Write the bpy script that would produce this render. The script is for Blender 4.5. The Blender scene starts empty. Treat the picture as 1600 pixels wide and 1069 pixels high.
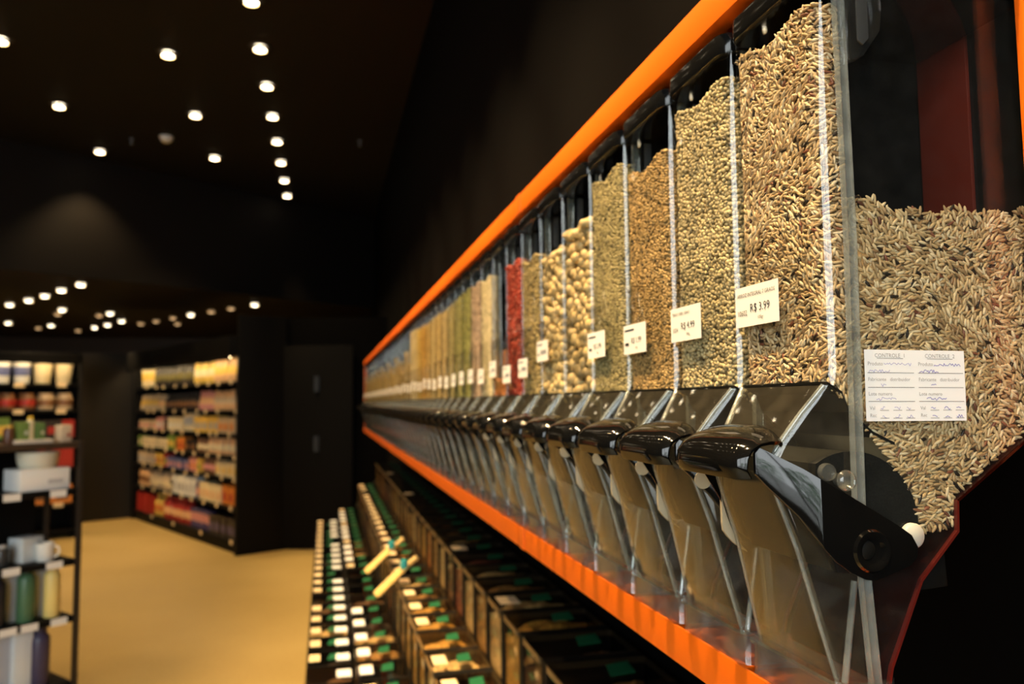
import bpy, bmesh, math, random
import numpy as np
from mathutils import Matrix, Vector

# ------------------------------------------------------------------ camera, world, exposure
scene = bpy.context.scene
COL = scene.collection
random.seed(7)
RNG = np.random.default_rng(11)
EYE = 1.5                                   # camera height above the floor
YAW, PITCH, ROLL = math.radians(13.2607), math.radians(4.2562), 0.011

def make_camera():
    cd = bpy.data.cameras.new('camera')
    cd.sensor_width = 36.0
    cd.lens = 1240.0 / 1600.0 * 36.0
    cd.clip_start = 0.02
    cd.clip_end = 100
    cd.dof.use_dof = True
    cd.dof.focus_distance = 0.535
    cd.dof.aperture_fstop = 7.2
    cam = bpy.data.objects.new('camera', cd)
    COL.objects.link(cam)
    f = Vector((math.sin(YAW) * math.cos(PITCH), math.cos(YAW) * math.cos(PITCH), math.sin(PITCH)))
    r = Vector((math.cos(YAW), -math.sin(YAW), 0))
    u = r.cross(f)
    r2 = r * math.cos(ROLL) - u * math.sin(ROLL)
    u2 = u * math.cos(ROLL) + r * math.sin(ROLL)
    m = Matrix((r2, u2, -f)).transposed().to_4x4()
    m.translation = (0, 0, EYE)
    cam.matrix_world = m
    scene.camera = cam
make_camera()

SKY_STRENGTH = 8.0
LAMP_W = 46.0                               # power of one downlight
LAMP_COL = (1.0, 0.69, 0.34)
scene.view_settings.view_transform = 'Standard'
scene.view_settings.look = 'None'
scene.view_settings.gamma = 1.0
scene.view_settings.use_curve_mapping = False
scene.view_settings.exposure = 0.0
scene.cycles.transparent_max_bounces = 40
scene.cycles.max_bounces = 8
scene.cycles.caustics_reflective = False
scene.cycles.caustics_refractive = False

world = bpy.data.worlds.new('overcast_sky')
scene.world = world
world.use_nodes = True
bg = world.node_tree.nodes['Background']
bg.inputs[0].default_value = (0.92, 0.97, 1.0, 1)
bg.inputs[1].default_value = SKY_STRENGTH

# the shop window behind the photographer lets the daylight in
WIN = (-5.2, -0.6, 0.35, 3.85)               # x0, x1, z0, z1 of the opening in the back wall
YB = -3.2
pl = bpy.data.lights.new('window_daylight', 'AREA')
pl.shape = 'RECTANGLE'
pl.size, pl.size_y = WIN[1] - WIN[0], WIN[3] - WIN[2]
pl.cycles.is_portal = True
po = bpy.data.objects.new('window_daylight', pl)
COL.objects.link(po)
po.location = ((WIN[0] + WIN[1]) / 2, YB - 0.02, (WIN[2] + WIN[3]) / 2)
po.rotation_euler = (math.radians(90), 0, 0)

# ------------------------------------------------------------------ materials
MATS = {}
def nm(name):
    m = bpy.data.materials.new(name)
    m.use_nodes = True
    return m, m.node_tree, m.node_tree.nodes['Principled BSDF']

def plain(name, col, rough=0.5, metal=0.0, var=0.0, scale=40.0, spec=0.5, bump=0.0, coat=0.0):
    if name in MATS: return MATS[name]
    m, t, b = nm(name)
    b.inputs['Roughness'].default_value = rough
    b.inputs['Metallic'].default_value = metal
    b.inputs['Specular IOR Level'].default_value = spec
    b.inputs['Coat Weight'].default_value = coat
    c = (*col, 1)
    if var > 0 or bump > 0:
        tc = t.nodes.new('ShaderNodeTexCoord')
        n = t.nodes.new('ShaderNodeTexNoise')
        n.inputs['Scale'].default_value = scale
        n.inputs['Detail'].default_value = 6
        t.links.new(tc.outputs['Object'], n.inputs['Vector'])
        r = t.nodes.new('ShaderNodeValToRGB')
        r.color_ramp.elements[0].position = 0.3
        r.color_ramp.elements[1].position = 0.7
        r.color_ramp.elements[0].color = (*[x * (1 - var) for x in col], 1)
        r.color_ramp.elements[1].color = (*[min(1, x * (1 + var)) for x in col], 1)
        t.links.new(n.outputs['Fac'], r.inputs['Fac'])
        t.links.new(r.outputs['Color'], b.inputs['Base Color'])
        if bump > 0:
            bp = t.nodes.new('ShaderNodeBump')
            bp.inputs['Strength'].default_value = bump
            bp.inputs['Distance'].default_value = 0.002
            t.links.new(n.outputs['Fac'], bp.inputs['Height'])
            t.links.new(bp.outputs['Normal'], b.inputs['Normal'])
    else:
        b.inputs['Base Color'].default_value = c
    MATS[name] = m
    return m

def clear(name, tint=(0.96, 0.97, 0.95), rough=0.03, f0=0.045, haze=0.0, hcol=(0.5, 0.5, 0.48), gmax=0.95):
    """thin clear plastic: transparent body, Schlick surface reflection, optional faint haze of scuffs, dust, painted highlights and reflections"""
    if name in MATS: return MATS[name]
    m = bpy.data.materials.new(name)
    m.use_nodes = True
    t = m.node_tree
    t.nodes.clear()
    out = t.nodes.new('ShaderNodeOutputMaterial')
    lw = t.nodes.new('ShaderNodeLayerWeight')
    lw.inputs['Blend'].default_value = 0.5
    p = t.nodes.new('ShaderNodeMath'); p.operation = 'POWER'
    p.inputs[1].default_value = 5.0
    t.links.new(lw.outputs['Facing'], p.inputs[0])
    ma = t.nodes.new('ShaderNodeMath'); ma.operation = 'MULTIPLY_ADD'
    ma.inputs[1].default_value = gmax - f0
    ma.inputs[2].default_value = f0
    t.links.new(p.outputs[0], ma.inputs[0])
    tr = t.nodes.new('ShaderNodeBsdfTransparent')
    tr.inputs[0].default_value = (*tint, 1)
    gl = t.nodes.new('ShaderNodeBsdfGlossy')
    gl.inputs['Roughness'].default_value = rough
    body = tr.outputs[0]
    if haze > 0:
        tc = t.nodes.new('ShaderNodeTexCoord')
        nz = t.nodes.new('ShaderNodeTexNoise')
        nz.inputs['Scale'].default_value = 60
        nz.inputs['Detail'].default_value = 8
        t.links.new(tc.outputs['Object'], nz.inputs['Vector'])
        mm = t.nodes.new('ShaderNodeMath'); mm.operation = 'MULTIPLY'
        mm.inputs[1].default_value = haze * 2
        t.links.new(nz.outputs['Fac'], mm.inputs[0])
        df = t.nodes.new('ShaderNodeBsdfDiffuse')
        df.inputs[0].default_value = (*hcol, 1)
        mh = t.nodes.new('ShaderNodeMixShader')
        t.links.new(mm.outputs[0], mh.inputs[0])
        t.links.new(tr.outputs[0], mh.inputs[1])
        t.links.new(df.outputs[0], mh.inputs[2])
        body = mh.outputs[0]
    mx = t.nodes.new('ShaderNodeMixShader')
    t.links.new(ma.outputs[0], mx.inputs[0])
    t.links.new(body, mx.inputs[1])
    t.links.new(gl.outputs[0], mx.inputs[2])
    t.links.new(mx.outputs[0], out.inputs[0])
    MATS[name] = m
    return m

def emit(name, col, s):
    if name in MATS: return MATS[name]
    m, t, b = nm(name)
    b.inputs['Base Color'].default_value = (0, 0, 0, 1)
    b.inputs['Emission Color'].default_value = (*col, 1)
    b.inputs['Emission Strength'].default_value = s
    MATS[name] = m
    return m

def ramp_mat(name, cols, rough=0.5, coat=0.0):
    """grain colours: each grain carries a random value 0..1, a ramp turns it into a kernel colour"""
    if name in MATS: return MATS[name]
    m, t, b = nm(name)
    at = t.nodes.new('ShaderNodeAttribute')
    at.attribute_name = 'kernel'
    r = t.nodes.new('ShaderNodeValToRGB')
    r.color_ramp.interpolation = 'LINEAR'
    el = r.color_ramp.elements
    while len(el) > 1: el.remove(el[-1])
    for i, (p, c) in enumerate(cols):
        e = el[0] if i == 0 else el.new(p)
        e.position = p
        e.color = (*c, 1)
    t.links.new(at.outputs['Fac'], r.inputs['Fac'])
    t.links.new(r.outputs['Color'], b.inputs['Base Color'])
    b.inputs['Roughness'].default_value = rough
    MATS[name] = m
    return m

BLACKWALL = plain('black_paint', (0.0016, 0.0014, 0.0013), 0.85, var=0.15, scale=3, spec=0.05)
BLACKCEIL = plain('black_ceiling_paint', (0.0045, 0.0038, 0.003), 0.7, spec=0.3)
CHARCOAL = plain('charcoal_laminate', (0.015, 0.013, 0.0115), 0.6, spec=0.15)
BLACKWOOD = plain('black_shelf_board', (0.005, 0.0045, 0.004), 0.6, spec=0.12)
ORANGE = plain('orange_lacquer', (0.90, 0.155, 0.004), 0.42, var=0.03, scale=6)
GLOSSBLACK = plain('gloss_black_plastic', (0.004, 0.004, 0.004), 0.07, coat=0.0)
SATINBLACK = plain('satin_black_plastic', (0.007, 0.007, 0.0065), 0.35)
DUSTBLACK = plain('dusty_black_rubber', (0.006, 0.0065, 0.006), 0.6, var=0.7, scale=900, spec=0.25)
ACRYL = clear('clear_acrylic', (0.98, 0.982, 0.975), 0.025, gmax=0.42)
ACRYL_CHUTE = clear('scuffed_acrylic', (0.94, 0.94, 0.91), 0.035, f0=0.05, haze=0.016, hcol=(0.75, 0.66, 0.5))
ACRYL_SIDE = clear('dusty_acrylic', (0.96, 0.965, 0.95), 0.03, f0=0.02, haze=0.006, gmax=0.8)
ACRYL_RIB = clear('frosted_acrylic_rib', (0.90, 0.92, 0.91), 0.09, f0=0.09, haze=0.045, hcol=(0.78, 0.82, 0.80))
RIBHIGHLIGHT = clear('highlight_acrylic_rib', (0.80, 0.82, 0.80), 0.10, f0=0.12, haze=0.15, hcol=(0.80, 0.86, 0.82))  # pale haze stands in for the bright highlights along the ribs
BLOCKCLEAR = clear('clear_hinge_plastic', (0.92, 0.93, 0.92), 0.06, f0=0.07, haze=0.018)
SMOKE = clear('smoky_plastic', (0.30, 0.27, 0.24), 0.05)
REFLRED = clear('reflected_red_plastic', (0.30, 0.10, 0.07), 0.15, haze=0.04, hcol=(0.40, 0.05, 0.02))  # tint and haze carry the red that clear plastic reflects from the beams
REFLRED_EDGE = plain('reflected_red_edge', (0.085, 0.007, 0.004), 0.4)  # reflected beam red painted onto the clear edge
PAPER = plain('white_paper', (0.82, 0.80, 0.76), 0.6)
BRIGHTPAPER = plain('bright_white_label', (0.90, 0.92, 0.95), 0.5)
CREAMPAPER = plain('cream_card', (0.78, 0.60, 0.36), 0.6)
INK = plain('black_ink', (0.02, 0.02, 0.02), 0.6)
BLUEINK = plain('blue_ink', (0.16, 0.15, 0.55), 0.6)
GREYINK = plain('grey_ink', (0.30, 0.30, 0.32), 0.6)
GREEN = plain('green_sticker', (0.006, 0.105, 0.042), 0.45)
WHITEPLASTIC = plain('white_plastic', (0.62, 0.60, 0.52), 0.35)
CREAMPLASTIC = plain('cream_plastic', (0.50, 0.42, 0.28), 0.4)
WOOD = plain('pale_wood', (0.62, 0.40, 0.12), 0.5, var=0.15, scale=30)
TEAL = plain('teal_plastic', (0.02, 0.30, 0.30), 0.35)

def floor_mat():
    m, t, b = nm('polished_tan_concrete')
    tc = t.nodes.new('ShaderNodeTexCoord')
    n = t.nodes.new('ShaderNodeTexNoise'); n.inputs['Scale'].default_value = 0.9; n.inputs['Detail'].default_value = 8
    n2 = t.nodes.new('ShaderNodeTexNoise'); n2.inputs['Scale'].default_value = 40; n2.inputs['Detail'].default_value = 6
    t.links.new(tc.outputs['Object'], n.inputs['Vector'])
    t.links.new(tc.outputs['Object'], n2.inputs['Vector'])
    mx = t.nodes.new('ShaderNodeMix'); mx.data_type = 'FLOAT'
    mx.inputs[0].default_value = 0.25
    t.links.new(n.outputs['Fac'], mx.inputs[2]); t.links.new(n2.outputs['Fac'], mx.inputs[3])
    r = t.nodes.new('ShaderNodeValToRGB')
    r.color_ramp.elements[0].position = 0.32; r.color_ramp.elements[0].color = (0.385, 0.262, 0.082, 1)
    r.color_ramp.elements[1].position = 0.68; r.color_ramp.elements[1].color = (0.49, 0.345, 0.125, 1)
    t.links.new(mx.outputs[0], r.inputs['Fac']); t.links.new(r.outputs['Color'], b.inputs['Base Color'])
    b.inputs['Roughness'].default_value = 0.48
    return m
FLOOR = floor_mat()

# ------------------------------------------------------------------ mesh helpers
class MB:
    def __init__(s): s.v, s.f, s.m = [], [], []
    def face(s, idx, m=0): s.f.append(tuple(idx)); s.m.append(m)
    def box(s, x0, y0, z0, x1, y1, z1, m=0):
        b = len(s.v)
        s.v += [(x, y, z) for z in (z0, z1) for y in (y0, y1) for x in (x0, x1)]
        for q in ((0, 2, 3, 1), (4, 5, 7, 6), (0, 1, 5, 4), (2, 6, 7, 3), (0, 4, 6, 2), (1, 3, 7, 5)):
            s.face([b + i for i in q], m)
        return s
    def prism(s, poly, axis, a0, a1, m=0):
        """polygon extruded along an axis; poly holds the two other coordinates in x,y,z order"""
        def pt(p, a):
            return {0: (a, p[0], p[1]), 1: (p[0], a, p[1]), 2: (p[0], p[1], a)}[axis]
        n = len(poly); b = len(s.v)
        s.v += [pt(p, a0) for p in poly] + [pt(p, a1) for p in poly]
        s.face([b + i for i in range(n)][::-1], m); s.face([b + n + i for i in range(n)], m)
        for i in range(n):
            j = (i + 1) % n
            s.face((b + i, b + j, b + n + j, b + n + i), m)
        return s
    def lathe(s, prof, seg=20, c=(0, 0, 0), axis=2, m=0, sx=1.0, sy=1.0):
        b = len(s.v)
        for r, h in prof:
            for k in range(seg):
                a = 2 * math.pi * k / seg
                u, w = r * math.cos(a) * sx, r * math.sin(a) * sy
                p = {2: (u, w, h), 1: (u, h, w), 0: (h, u, w)}[axis]
                s.v.append((p[0] + c[0], p[1] + c[1], p[2] + c[2]))
        for i in range(len(prof) - 1):
            for k in range(seg):
                k2 = (k + 1) % seg
                s.face((b + i * seg + k, b + i * seg + k2, b + (i + 1) * seg + k2, b + (i + 1) * seg + k), m)
        if prof[0][0] > 1e-6: s.face([b + k for k in range(seg)][::-1], m)
        if prof[-1][0] > 1e-6: s.face([b + (len(prof) - 1) * seg + k for k in range(seg)], m)
        return s
    def shell(s, A, B, m=0):
        """two matching grids of points (outer, inner) joined into one closed sheet"""
        R, C = len(A), len(A[0]); b = len(s.v)
        for G in (A, B):
            for row in G: s.v += [tuple(p) for p in row]
        a = lambda i, j: b + i * C + j
        c = lambda i, j: b + R * C + i * C + j
        for i in range(R - 1):
            for j in range(C - 1):
                s.face((a(i, j), a(i, j + 1), a(i + 1, j + 1), a(i + 1, j)), m)
                s.face((c(i, j), c(i + 1, j), c(i + 1, j + 1), c(i, j + 1)), m)
        for j in range(C - 1):
            s.face((a(0, j), c(0, j), c(0, j + 1), a(0, j + 1)), m)
            s.face((a(R - 1, j), a(R - 1, j + 1), c(R - 1, j + 1), c(R - 1, j)), m)
        for i in range(R - 1):
            s.face((a(i, 0), a(i + 1, 0), c(i + 1, 0), c(i, 0)), m)
            s.face((a(i, C - 1), c(i, C - 1), c(i + 1, C - 1), a(i + 1, C - 1)), m)
        return s
    def tube(s, pts, r, seg=8, m=0):
        b = len(s.v); n = len(pts)
        P = [Vector(p) for p in pts]
        for i in range(n):
            d = (P[min(i + 1, n - 1)] - P[max(i - 1, 0)]).normalized()
            u = d.cross(Vector((0, 0, 1)) if abs(d.z) < 0.9 else Vector((0, 1, 0))).normalized()
            w = d.cross(u)
            rr = r[i] if isinstance(r, (list, tuple)) else r
            for k in range(seg):
                a = 2 * math.pi * k / seg
                s.v.append(tuple(P[i] + u * rr * math.cos(a) + w * rr * math.sin(a)))
        for i in range(n - 1):
            for k in range(seg):
                k2 = (k + 1) % seg
                s.face((b + i * seg + k, b + i * seg + k2, b + (i + 1) * seg + k2, b + (i + 1) * seg + k), m)
        s.face([b + k for k in range(seg)][::-1], m); s.face([b + (n - 1) * seg + k for k in range(seg)], m)
        return s
    def mesh(s, name, mats, bev=0.0, smooth=35, seg=2):
        me = bpy.data.meshes.new(name)
        me.from_pydata(s.v, [], s.f)
        for mt in (mats if isinstance(mats, (list, tuple)) else [mats]): me.materials.append(mt)
        me.polygons.foreach_set('material_index', s.m)
        bm = bmesh.new(); bm.from_mesh(me)
        bmesh.ops.recalc_face_normals(bm, faces=bm.faces)
        if bev > 0:
            ed = [e for e in bm.edges if len(e.link_faces) == 2 and e.calc_face_angle(0) > 0.5]
            bmesh.ops.bevel(bm, geom=ed, offset=bev, segments=seg, affect='EDGES', profile=0.6, clamp_overlap=True)
        bm.to_mesh(me); bm.free()
        if smooth:
            me.shade_smooth()
            me.set_sharp_from_angle(angle=math.radians(smooth))
        me.update()
        return me

def link(name, me, parent=None, loc=(0, 0, 0), rot=(0, 0, 0)):
    o = bpy.data.objects.new(name, me)
    COL.objects.link(o)
    o.location, o.rotation_euler = loc, rot
    if parent: o.parent = parent
    return o
def empty(name, loc, rotz=0.0):
    o = bpy.data.objects.new(name, None)
    o.empty_display_size = 0.05
    COL.objects.link(o)
    o.location = loc; o.rotation_euler = (0, 0, rotz)
    return o
def tag(o, label=None, cat=None, group=None, kind=None):
    if label: o['label'] = label
    if cat: o['category'] = cat
    if group: o['group'] = group
    if kind: o['kind'] = kind
    return o
def struct(name, mb, mat, **k):
    return tag(link(name, mb.mesh(name, mat, smooth=0, **k)), kind='structure')
ONES = ['first', 'second', 'third', 'fourth', 'fifth', 'sixth', 'seventh', 'eighth', 'ninth', 'tenth', 'eleventh', 'twelfth', 'thirteenth',
        'fourteenth', 'fifteenth', 'sixteenth', 'seventeenth', 'eighteenth', 'nineteenth']
ORD = ONES + [w if k == 0 else t + '-' + ONES[k - 1] for t, w in (('twenty', 'twentieth'), ('thirty', 'thirtieth'), ('forty', 'fortieth'), ('fifty', 'fiftieth')) for k in range(10)]

def text_geo(items):
    """2-D lettering as mesh data; items: (string, x, y, size, align[, slant])"""
    V, Fc = [], []
    for it in items:
        st, x, y, size, al = it[:5]
        cu = bpy.data.curves.new('letters', 'FONT')
        cu.body = st; cu.size = size; cu.align_x = al; cu.resolution_u = 2
        if len(it) > 5: cu.shear = it[5]
        ob = bpy.data.objects.new('letters', cu)
        me = bpy.data.meshes.new_from_object(ob)
        b = len(V)
        V += [(v.co.x + x, v.co.y + y, 0) for v in me.vertices]
        Fc += [tuple(b + i for i in p.vertices) for p in me.polygons]
        bpy.data.objects.remove(ob); bpy.data.curves.remove(cu); bpy.data.meshes.remove(me)
    return V, Fc
def flat_mesh(name, V, Fc, mat):
    me = bpy.data.meshes.new(name); me.from_pydata(V, [], Fc); me.materials.append(mat); me.update()
    return me

# ------------------------------------------------------------------ the room
CEIL = EYE + 2.45
LOWC = EYE + 1.25
XR = 0.63
struct('floor', MB().box(-7, YB, -0.05, 1.0, 16, 0), FLOOR)
struct('wall_right', MB().box(XR, YB, 0, XR + 0.1, 16, CEIL), BLACKWALL)
struct('wall_left', MB().box(-7.1, YB, 0, -7, 16, CEIL), BLACKWALL)
struct('wall_back', MB().box(-7, 15.9, 0, 1, 16, CEIL), plain('brown_black_paint', (0.02, 0.011, 0.006), 0.6))
b = MB()
b.box(-7, YB - 0.1, 0, WIN[0], YB, CEIL).box(WIN[1], YB - 0.1, 0, 1, YB, CEIL)
b.box(WIN[0], YB - 0.1, 0, WIN[1], YB, WIN[2]).box(WIN[0], YB - 0.1, WIN[3], WIN[1], YB, CEIL)
struct('wall_front', b, BLACKWALL)
struct('ceiling', MB().box(-7, YB, CEIL, 1, 16, CEIL + 0.1), BLACKCEIL)
# bulkhead and the lower ceiling behind it
BA, BB = Vector((-7.0, 4.94)), Vector((1.0, 10.886))
b = MB().prism([(BA.x, BA.y), (BB.x, BB.y), (BB.x, BB.y + 0.12), (BA.x, BA.y + 0.12)], 2, LOWC, CEIL)
struct('wall_bulkhead', b, plain('bulkhead_black', (0.006, 0.0042, 0.003), 0.7, spec=0.2))
b = MB().prism([(BA.x, BA.y + 0.12), (BB.x, BB.y + 0.12), (1.0, 16), (-7, 16)], 2, LOWC, LOWC + 0.08)
struct('ceiling_low', b, plain('low_ceiling_black', (0.008, 0.0055, 0.004), 0.6, spec=0.2))
# partition with a door beyond the bins
b = MB().prism([(-0.43, 8.67), (XR, 8.40), (XR, 8.55), (-0.43, 8.82)], 2, 0, EYE + 0.9)
struct('wall_far', b, BLACKWALL)
# shop window
w = tag(empty('window_1', ((WIN[0] + WIN[1]) / 2, YB - 0.05, WIN[2])), kind='structure')
b = MB(); hw, hh = (WIN[1] - WIN[0]) / 2, WIN[3] - WIN[2]
for x in (-hw, -hw / 3, hw / 3, hw - 0.06): b.box(x, -0.03, 0, x + 0.06, 0.03, hh)
b.box(-hw, -0.03, 0, hw, 0.03, 0.06).box(-hw, -0.03, hh - 0.06, hw, 0.03, hh)
link('window_frame', b.mesh('window_frame', BLACKWOOD, smooth=0), w)
link('pane', MB().box(-hw, -0.004, 0, hw, 0.004, hh).mesh('pane', clear('window_glass', (0.97, 0.98, 0.97), 0.0), smooth=0), w)

# door in the far partition
d = tag(empty('door_1', (-0.10, 8.555, 0), math.atan2(-0.27, 1.06)), kind='structure')
link('door_leaf', MB().box(-0.32, -0.035, 0.01, 0.40, 0, 2.1).mesh('door_leaf', plain('black_door', (0.0045, 0.0038, 0.003), 0.7, spec=0.08), bev=0.004), d)
for z in (1.62, 1.0):
    h = MB().lathe([(0.008, z), (0.008, z + 0.16)], 10, (0.03, -0.05, 0)); h.box(0.0, -0.045, z, 0.05, -0.034, z + 0.16)
    link('hinge', h.mesh('hinge', plain('dull_door_steel', (0.03, 0.03, 0.03), 0.5, 0.3)), d)

# the charcoal panel between the two shelf units
p = MB().prism([(-2.36, 11.75), (-3.10, 11.36), (-3.10, 11.45), (-2.36, 11.84)], 2, 0.0, EYE + 0.69)
struct('trim_1', p, plain('charcoal_panel', (0.024, 0.021, 0.018), 0.6, spec=0.2))

# ------------------------------------------------------------------ ceiling lamps
LENS = emit('lamp_lens', (1.0, 0.86, 0.62), 14.0)
LENS_DIM = emit('lamp_lens_dim', (1.0, 0.62, 0.30), 2.2)
TRIM = plain('lamp_trim_black', (0.03, 0.025, 0.02), 0.4)
REFL = plain('lamp_reflector_gold', (0.95, 0.70, 0.35), 0.25, 0.9)
lm_trim = MB().lathe([(0.050, -0.004), (0.052, -0.010), (0.072, -0.008), (0.076, 0.0), (0.060, 0.0)], 24).mesh('lamp_trim', TRIM)
RA = [[(r_ * math.cos(a), r_ * math.sin(a), z_) for a in [k * math.pi / 12 for k in range(25)]] for r_, z_ in ((0.051, -0.012), (0.047, -0.030))]
lm_refl = MB().shell(RA, [[(p[0] * 0.96, p[1] * 0.96, p[2]) for p in r_] for r_ in RA]).mesh('reflector', REFL)
lm_lens = MB().lathe([(0.0001, -0.036), (0.024, -0.034), (0.038, -0.026), (0.043, -0.012), (0.043, -0.006)], 20).mesh('lens', LENS)
def downlight(x, y, z, label, group, watt=LAMP_W, ang=95, lens=None, scale=1.0, col=LAMP_COL, aim=0.0):
    o = tag(empty('downlight', (x, y, z)), label, 'ceiling light', group)
    t = link('trim_ring', lm_trim, o); r = link('reflector', lm_refl, o); l = link('lens', lm_lens, o)
    for q in (t, r, l): q.scale = (scale,) * 3
    if lens:
        l.data = lm_lens_dim
    if watt > 0:
        ld = bpy.data.lights.new('bulb', 'SPOT')
        ld.energy = watt; ld.color = col; ld.spot_size = math.radians(ang); ld.spot_blend = 0.7
        ld.shadow_soft_size = 0.03
        lo = bpy.data.objects.new('bulb', ld); COL.objects.link(lo); lo.parent = o; lo.location = (0, 0, -0.055); lo.rotation_euler = (0, math.radians(-aim), 0)
    return o
lm_lens_dim = lm_lens.copy(); lm_lens_dim.materials[0] = LENS_DIM
zc = CEIL - 0.001
g = 'downlights in the high black ceiling'
k = 0
for i in range(-8, 8):
    y = 4.87 + 0.664 * i
    downlight(-0.45, y, zc, '%s downlight from the bulkhead in the row over the bins' % ORD[7 - i], g, LAMP_W * 8.5 * (1.0 if y < 3.2 else (0.62 if y < 5 else 0.38)), 52, aim=18)
for xx, nmw in ((-1.08, 'middle'), (-2.12, 'outer')):
    for i in range(-4, 3):
        y = 5.76 + 1.2 * i
        downlight(xx, y, zc, '%s downlight from the bulkhead in the %s ceiling row' % (ORD[2 - i], nmw), g, LAMP_W * 1.6)
low = [(-2.433, 8.81), (-2.747, 9.277), (-3.065, 9.787), (-3.369, 10.225), (-3.734, 10.705), (-3.296, 11.181), (-4.097, 13.409),
       (-4.568, 13.072), (-2.822, 11.561), (-2.914, 12.587), (-3.256, 13.208), (-3.552, 13.66), (-1.808, 11.583), (-0.862, 10.294)]
for i, (x, y) in enumerate(low):
    downlight(x, y, LOWC - 0.001, 'bright downlight in the low ceiling, %s by distance from the bins' % ORD[sorted(range(len(low)), key=lambda q: low[q][0] ** 2 + low[q][1] ** 2).index(i)],
              'downlights in the low ceiling', LAMP_W * 1.35, 110)
dim = [(-3.022, 11.824), (-1.486, 11.151), (-1.191, 10.747), (-2.118, 12.04), (-2.432, 12.527), (-2.729, 12.945), (-4.419, 13.868), (-3.958, 14.266), (-2.2, 12.9), (-3.5, 11.7)]
for i, (x, y) in enumerate(dim):
    downlight(x, y, LOWC - 0.001, 'dim amber downlight in the low ceiling, %s by distance from the bins' % ORD[sorted(range(len(dim)), key=lambda q: dim[q][0] ** 2 + dim[q][1] ** 2).index(i)],
              'dim amber downlights in the low ceiling', 0, lens=True)
s = tag(empty('smoke_detector', (-1.432, 7.646, CEIL)), 'white smoke detector on the high ceiling between the lamp rows', 'smoke detector')
link('base', MB().lathe([(0.06, -0.012), (0.062, 0)], 20).mesh('base', plain('detector_white', (0.8, 0.8, 0.78), 0.5)), s)
link('sensor_dome', MB().lathe([(0.0001, -0.05), (0.03, -0.048), (0.048, -0.034), (0.052, -0.012)], 20).mesh('sensor_dome', plain('detector_white', (0.8, 0.8, 0.78), 0.5)), s)
for (x, y, lab) in ((-1.75, 7.75, 'small grey sprinkler head beside the smoke detector'), (0.30, 7.4, 'small grey sprinkler head above the gravity bins')):
    s = tag(empty('sprinkler', (x, y, CEIL)), lab, 'sprinkler')
    link('stem', MB().lathe([(0.022, -0.008), (0.022, 0), ], 12).lathe([(0.008, -0.05), (0.008, -0.008)], 10).mesh('stem', plain('dull_steel', (0.25, 0.25, 0.25), 0.4, 0.8)), s)
    link('deflector', MB().lathe([(0.016, -0.056), (0.018, -0.05)], 12).mesh('deflector', plain('dull_steel', (0.25, 0.25, 0.25), 0.4, 0.8)), s)

# ------------------------------------------------------------------ gravity bins
X0, Y0, PITCHB, W_ = 0.3165, 0.4539, 0.12, 0.112
ZB = -0.207                                  # bin base relative to the eye
NB = 52
def Z(z): return z - ZB

# the orange rack that carries them
rk = tag(empty('bin_rack', (X0, Y0, EYE - 0.2385)), 'long orange frame carrying the row of clear gravity bins', 'rack')
LEN = NB * PITCHB + 0.02
zr = lambda z: z + 0.2385
def rack_part(name, mb, mat=ORANGE, bev=0.0008): return link(name, mb.mesh(name, mat, bev=bev), rk)
rack_part('top_beam', MB().prism([(-0.004, zr(0.3115)), (-0.004, zr(0.3425)), (0.19, zr(0.3425)), (0.19, zr(0.3395)), (-0.001, zr(0.3395)), (-0.001, zr(0.3145)), (0.015, zr(0.3145)), (0.015, zr(0.3115))], 1, -0.02, LEN))
rack_part('bottom_beam', MB().prism([(-0.004, 0), (-0.004, zr(-0.2055)), (-0.001, zr(-0.2055)), (-0.001, zr(-0.211)), (0.06, zr(-0.211)), (0.06, zr(-0.214)), (-0.001, zr(-0.214)), (-0.001, 0)], 1, -0.06, LEN))
rack_part('back_panel', MB().box(0.181, -0.02, zr(-0.03), 0.184, LEN, zr(0.3395)), SATINBLACK)
for n in range(NB): rack_part('back_shade_strip', MB().box(0.1775, n * PITCHB + 0.060, zr(-0.03), 0.1808, n * PITCHB + 0.1125, zr(0.300)), plain('shaded_orange', (0.16, 0.016, 0.006), 0.5))  # added strips; shadow on the orange back panel is put into their dark red
rack_part('end_post', MB().box(0.1555, -0.024, 0, 0.19, -0.0085, zr(0.3425)))
rack_part('end_post', MB().box(0.0, LEN, 0, 0.19, LEN + 0.012, zr(0.3425)))
# seams of the beam covers every metre
for yy in (0.8, 2.0, 3.2, 4.4):
    rack_part('joint_cover', MB().box(-0.0052, yy, zr(0.3110), -0.004, yy + 0.03, zr(0.3430)))
    rack_part('joint_cover', MB().box(-0.0052, yy, -0.0005, -0.004, yy + 0.03, zr(-0.2050)))

def ringU(xf, xb, y0, y1, r, n=5):
    pts = [(xb, y0)]
    for i in range(n + 1):
        a = -math.pi / 2 - (math.pi / 2) * i / n
        pts.append((xf + r + r * math.cos(a), y0 + r + r * math.sin(a)))
    for i in range(n + 1):
        a = math.pi - (math.pi / 2) * i / n
        pts.append((xf + r + r * math.cos(a), y1 - r + r * math.sin(a)))
    pts.append((xb, y1))
    return pts
def ringT(xf, xb, y0, y1, ins, r, n=4):
    """like ringU, but the front is narrower than the back and its two corners are filleted"""
    P_ = [Vector((xb, y0)), Vector((xf, y0 + ins)), Vector((xf, y1 - ins)), Vector((xb, y1))]
    out = [tuple(P_[0])]
    for k in (1, 2):
        a_ = (P_[k - 1] - P_[k]).normalized(); b_ = (P_[k + 1] - P_[k]).normalized()
        s0, s1 = P_[k] + a_ * r, P_[k] + b_ * r
        for i in range(n + 1):
            t = i / n
            out.append(tuple(s0 * (1 - t) ** 2 + P_[k] * 2 * t * (1 - t) + s1 * t ** 2))
    return out + [tuple(P_[3])]
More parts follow.
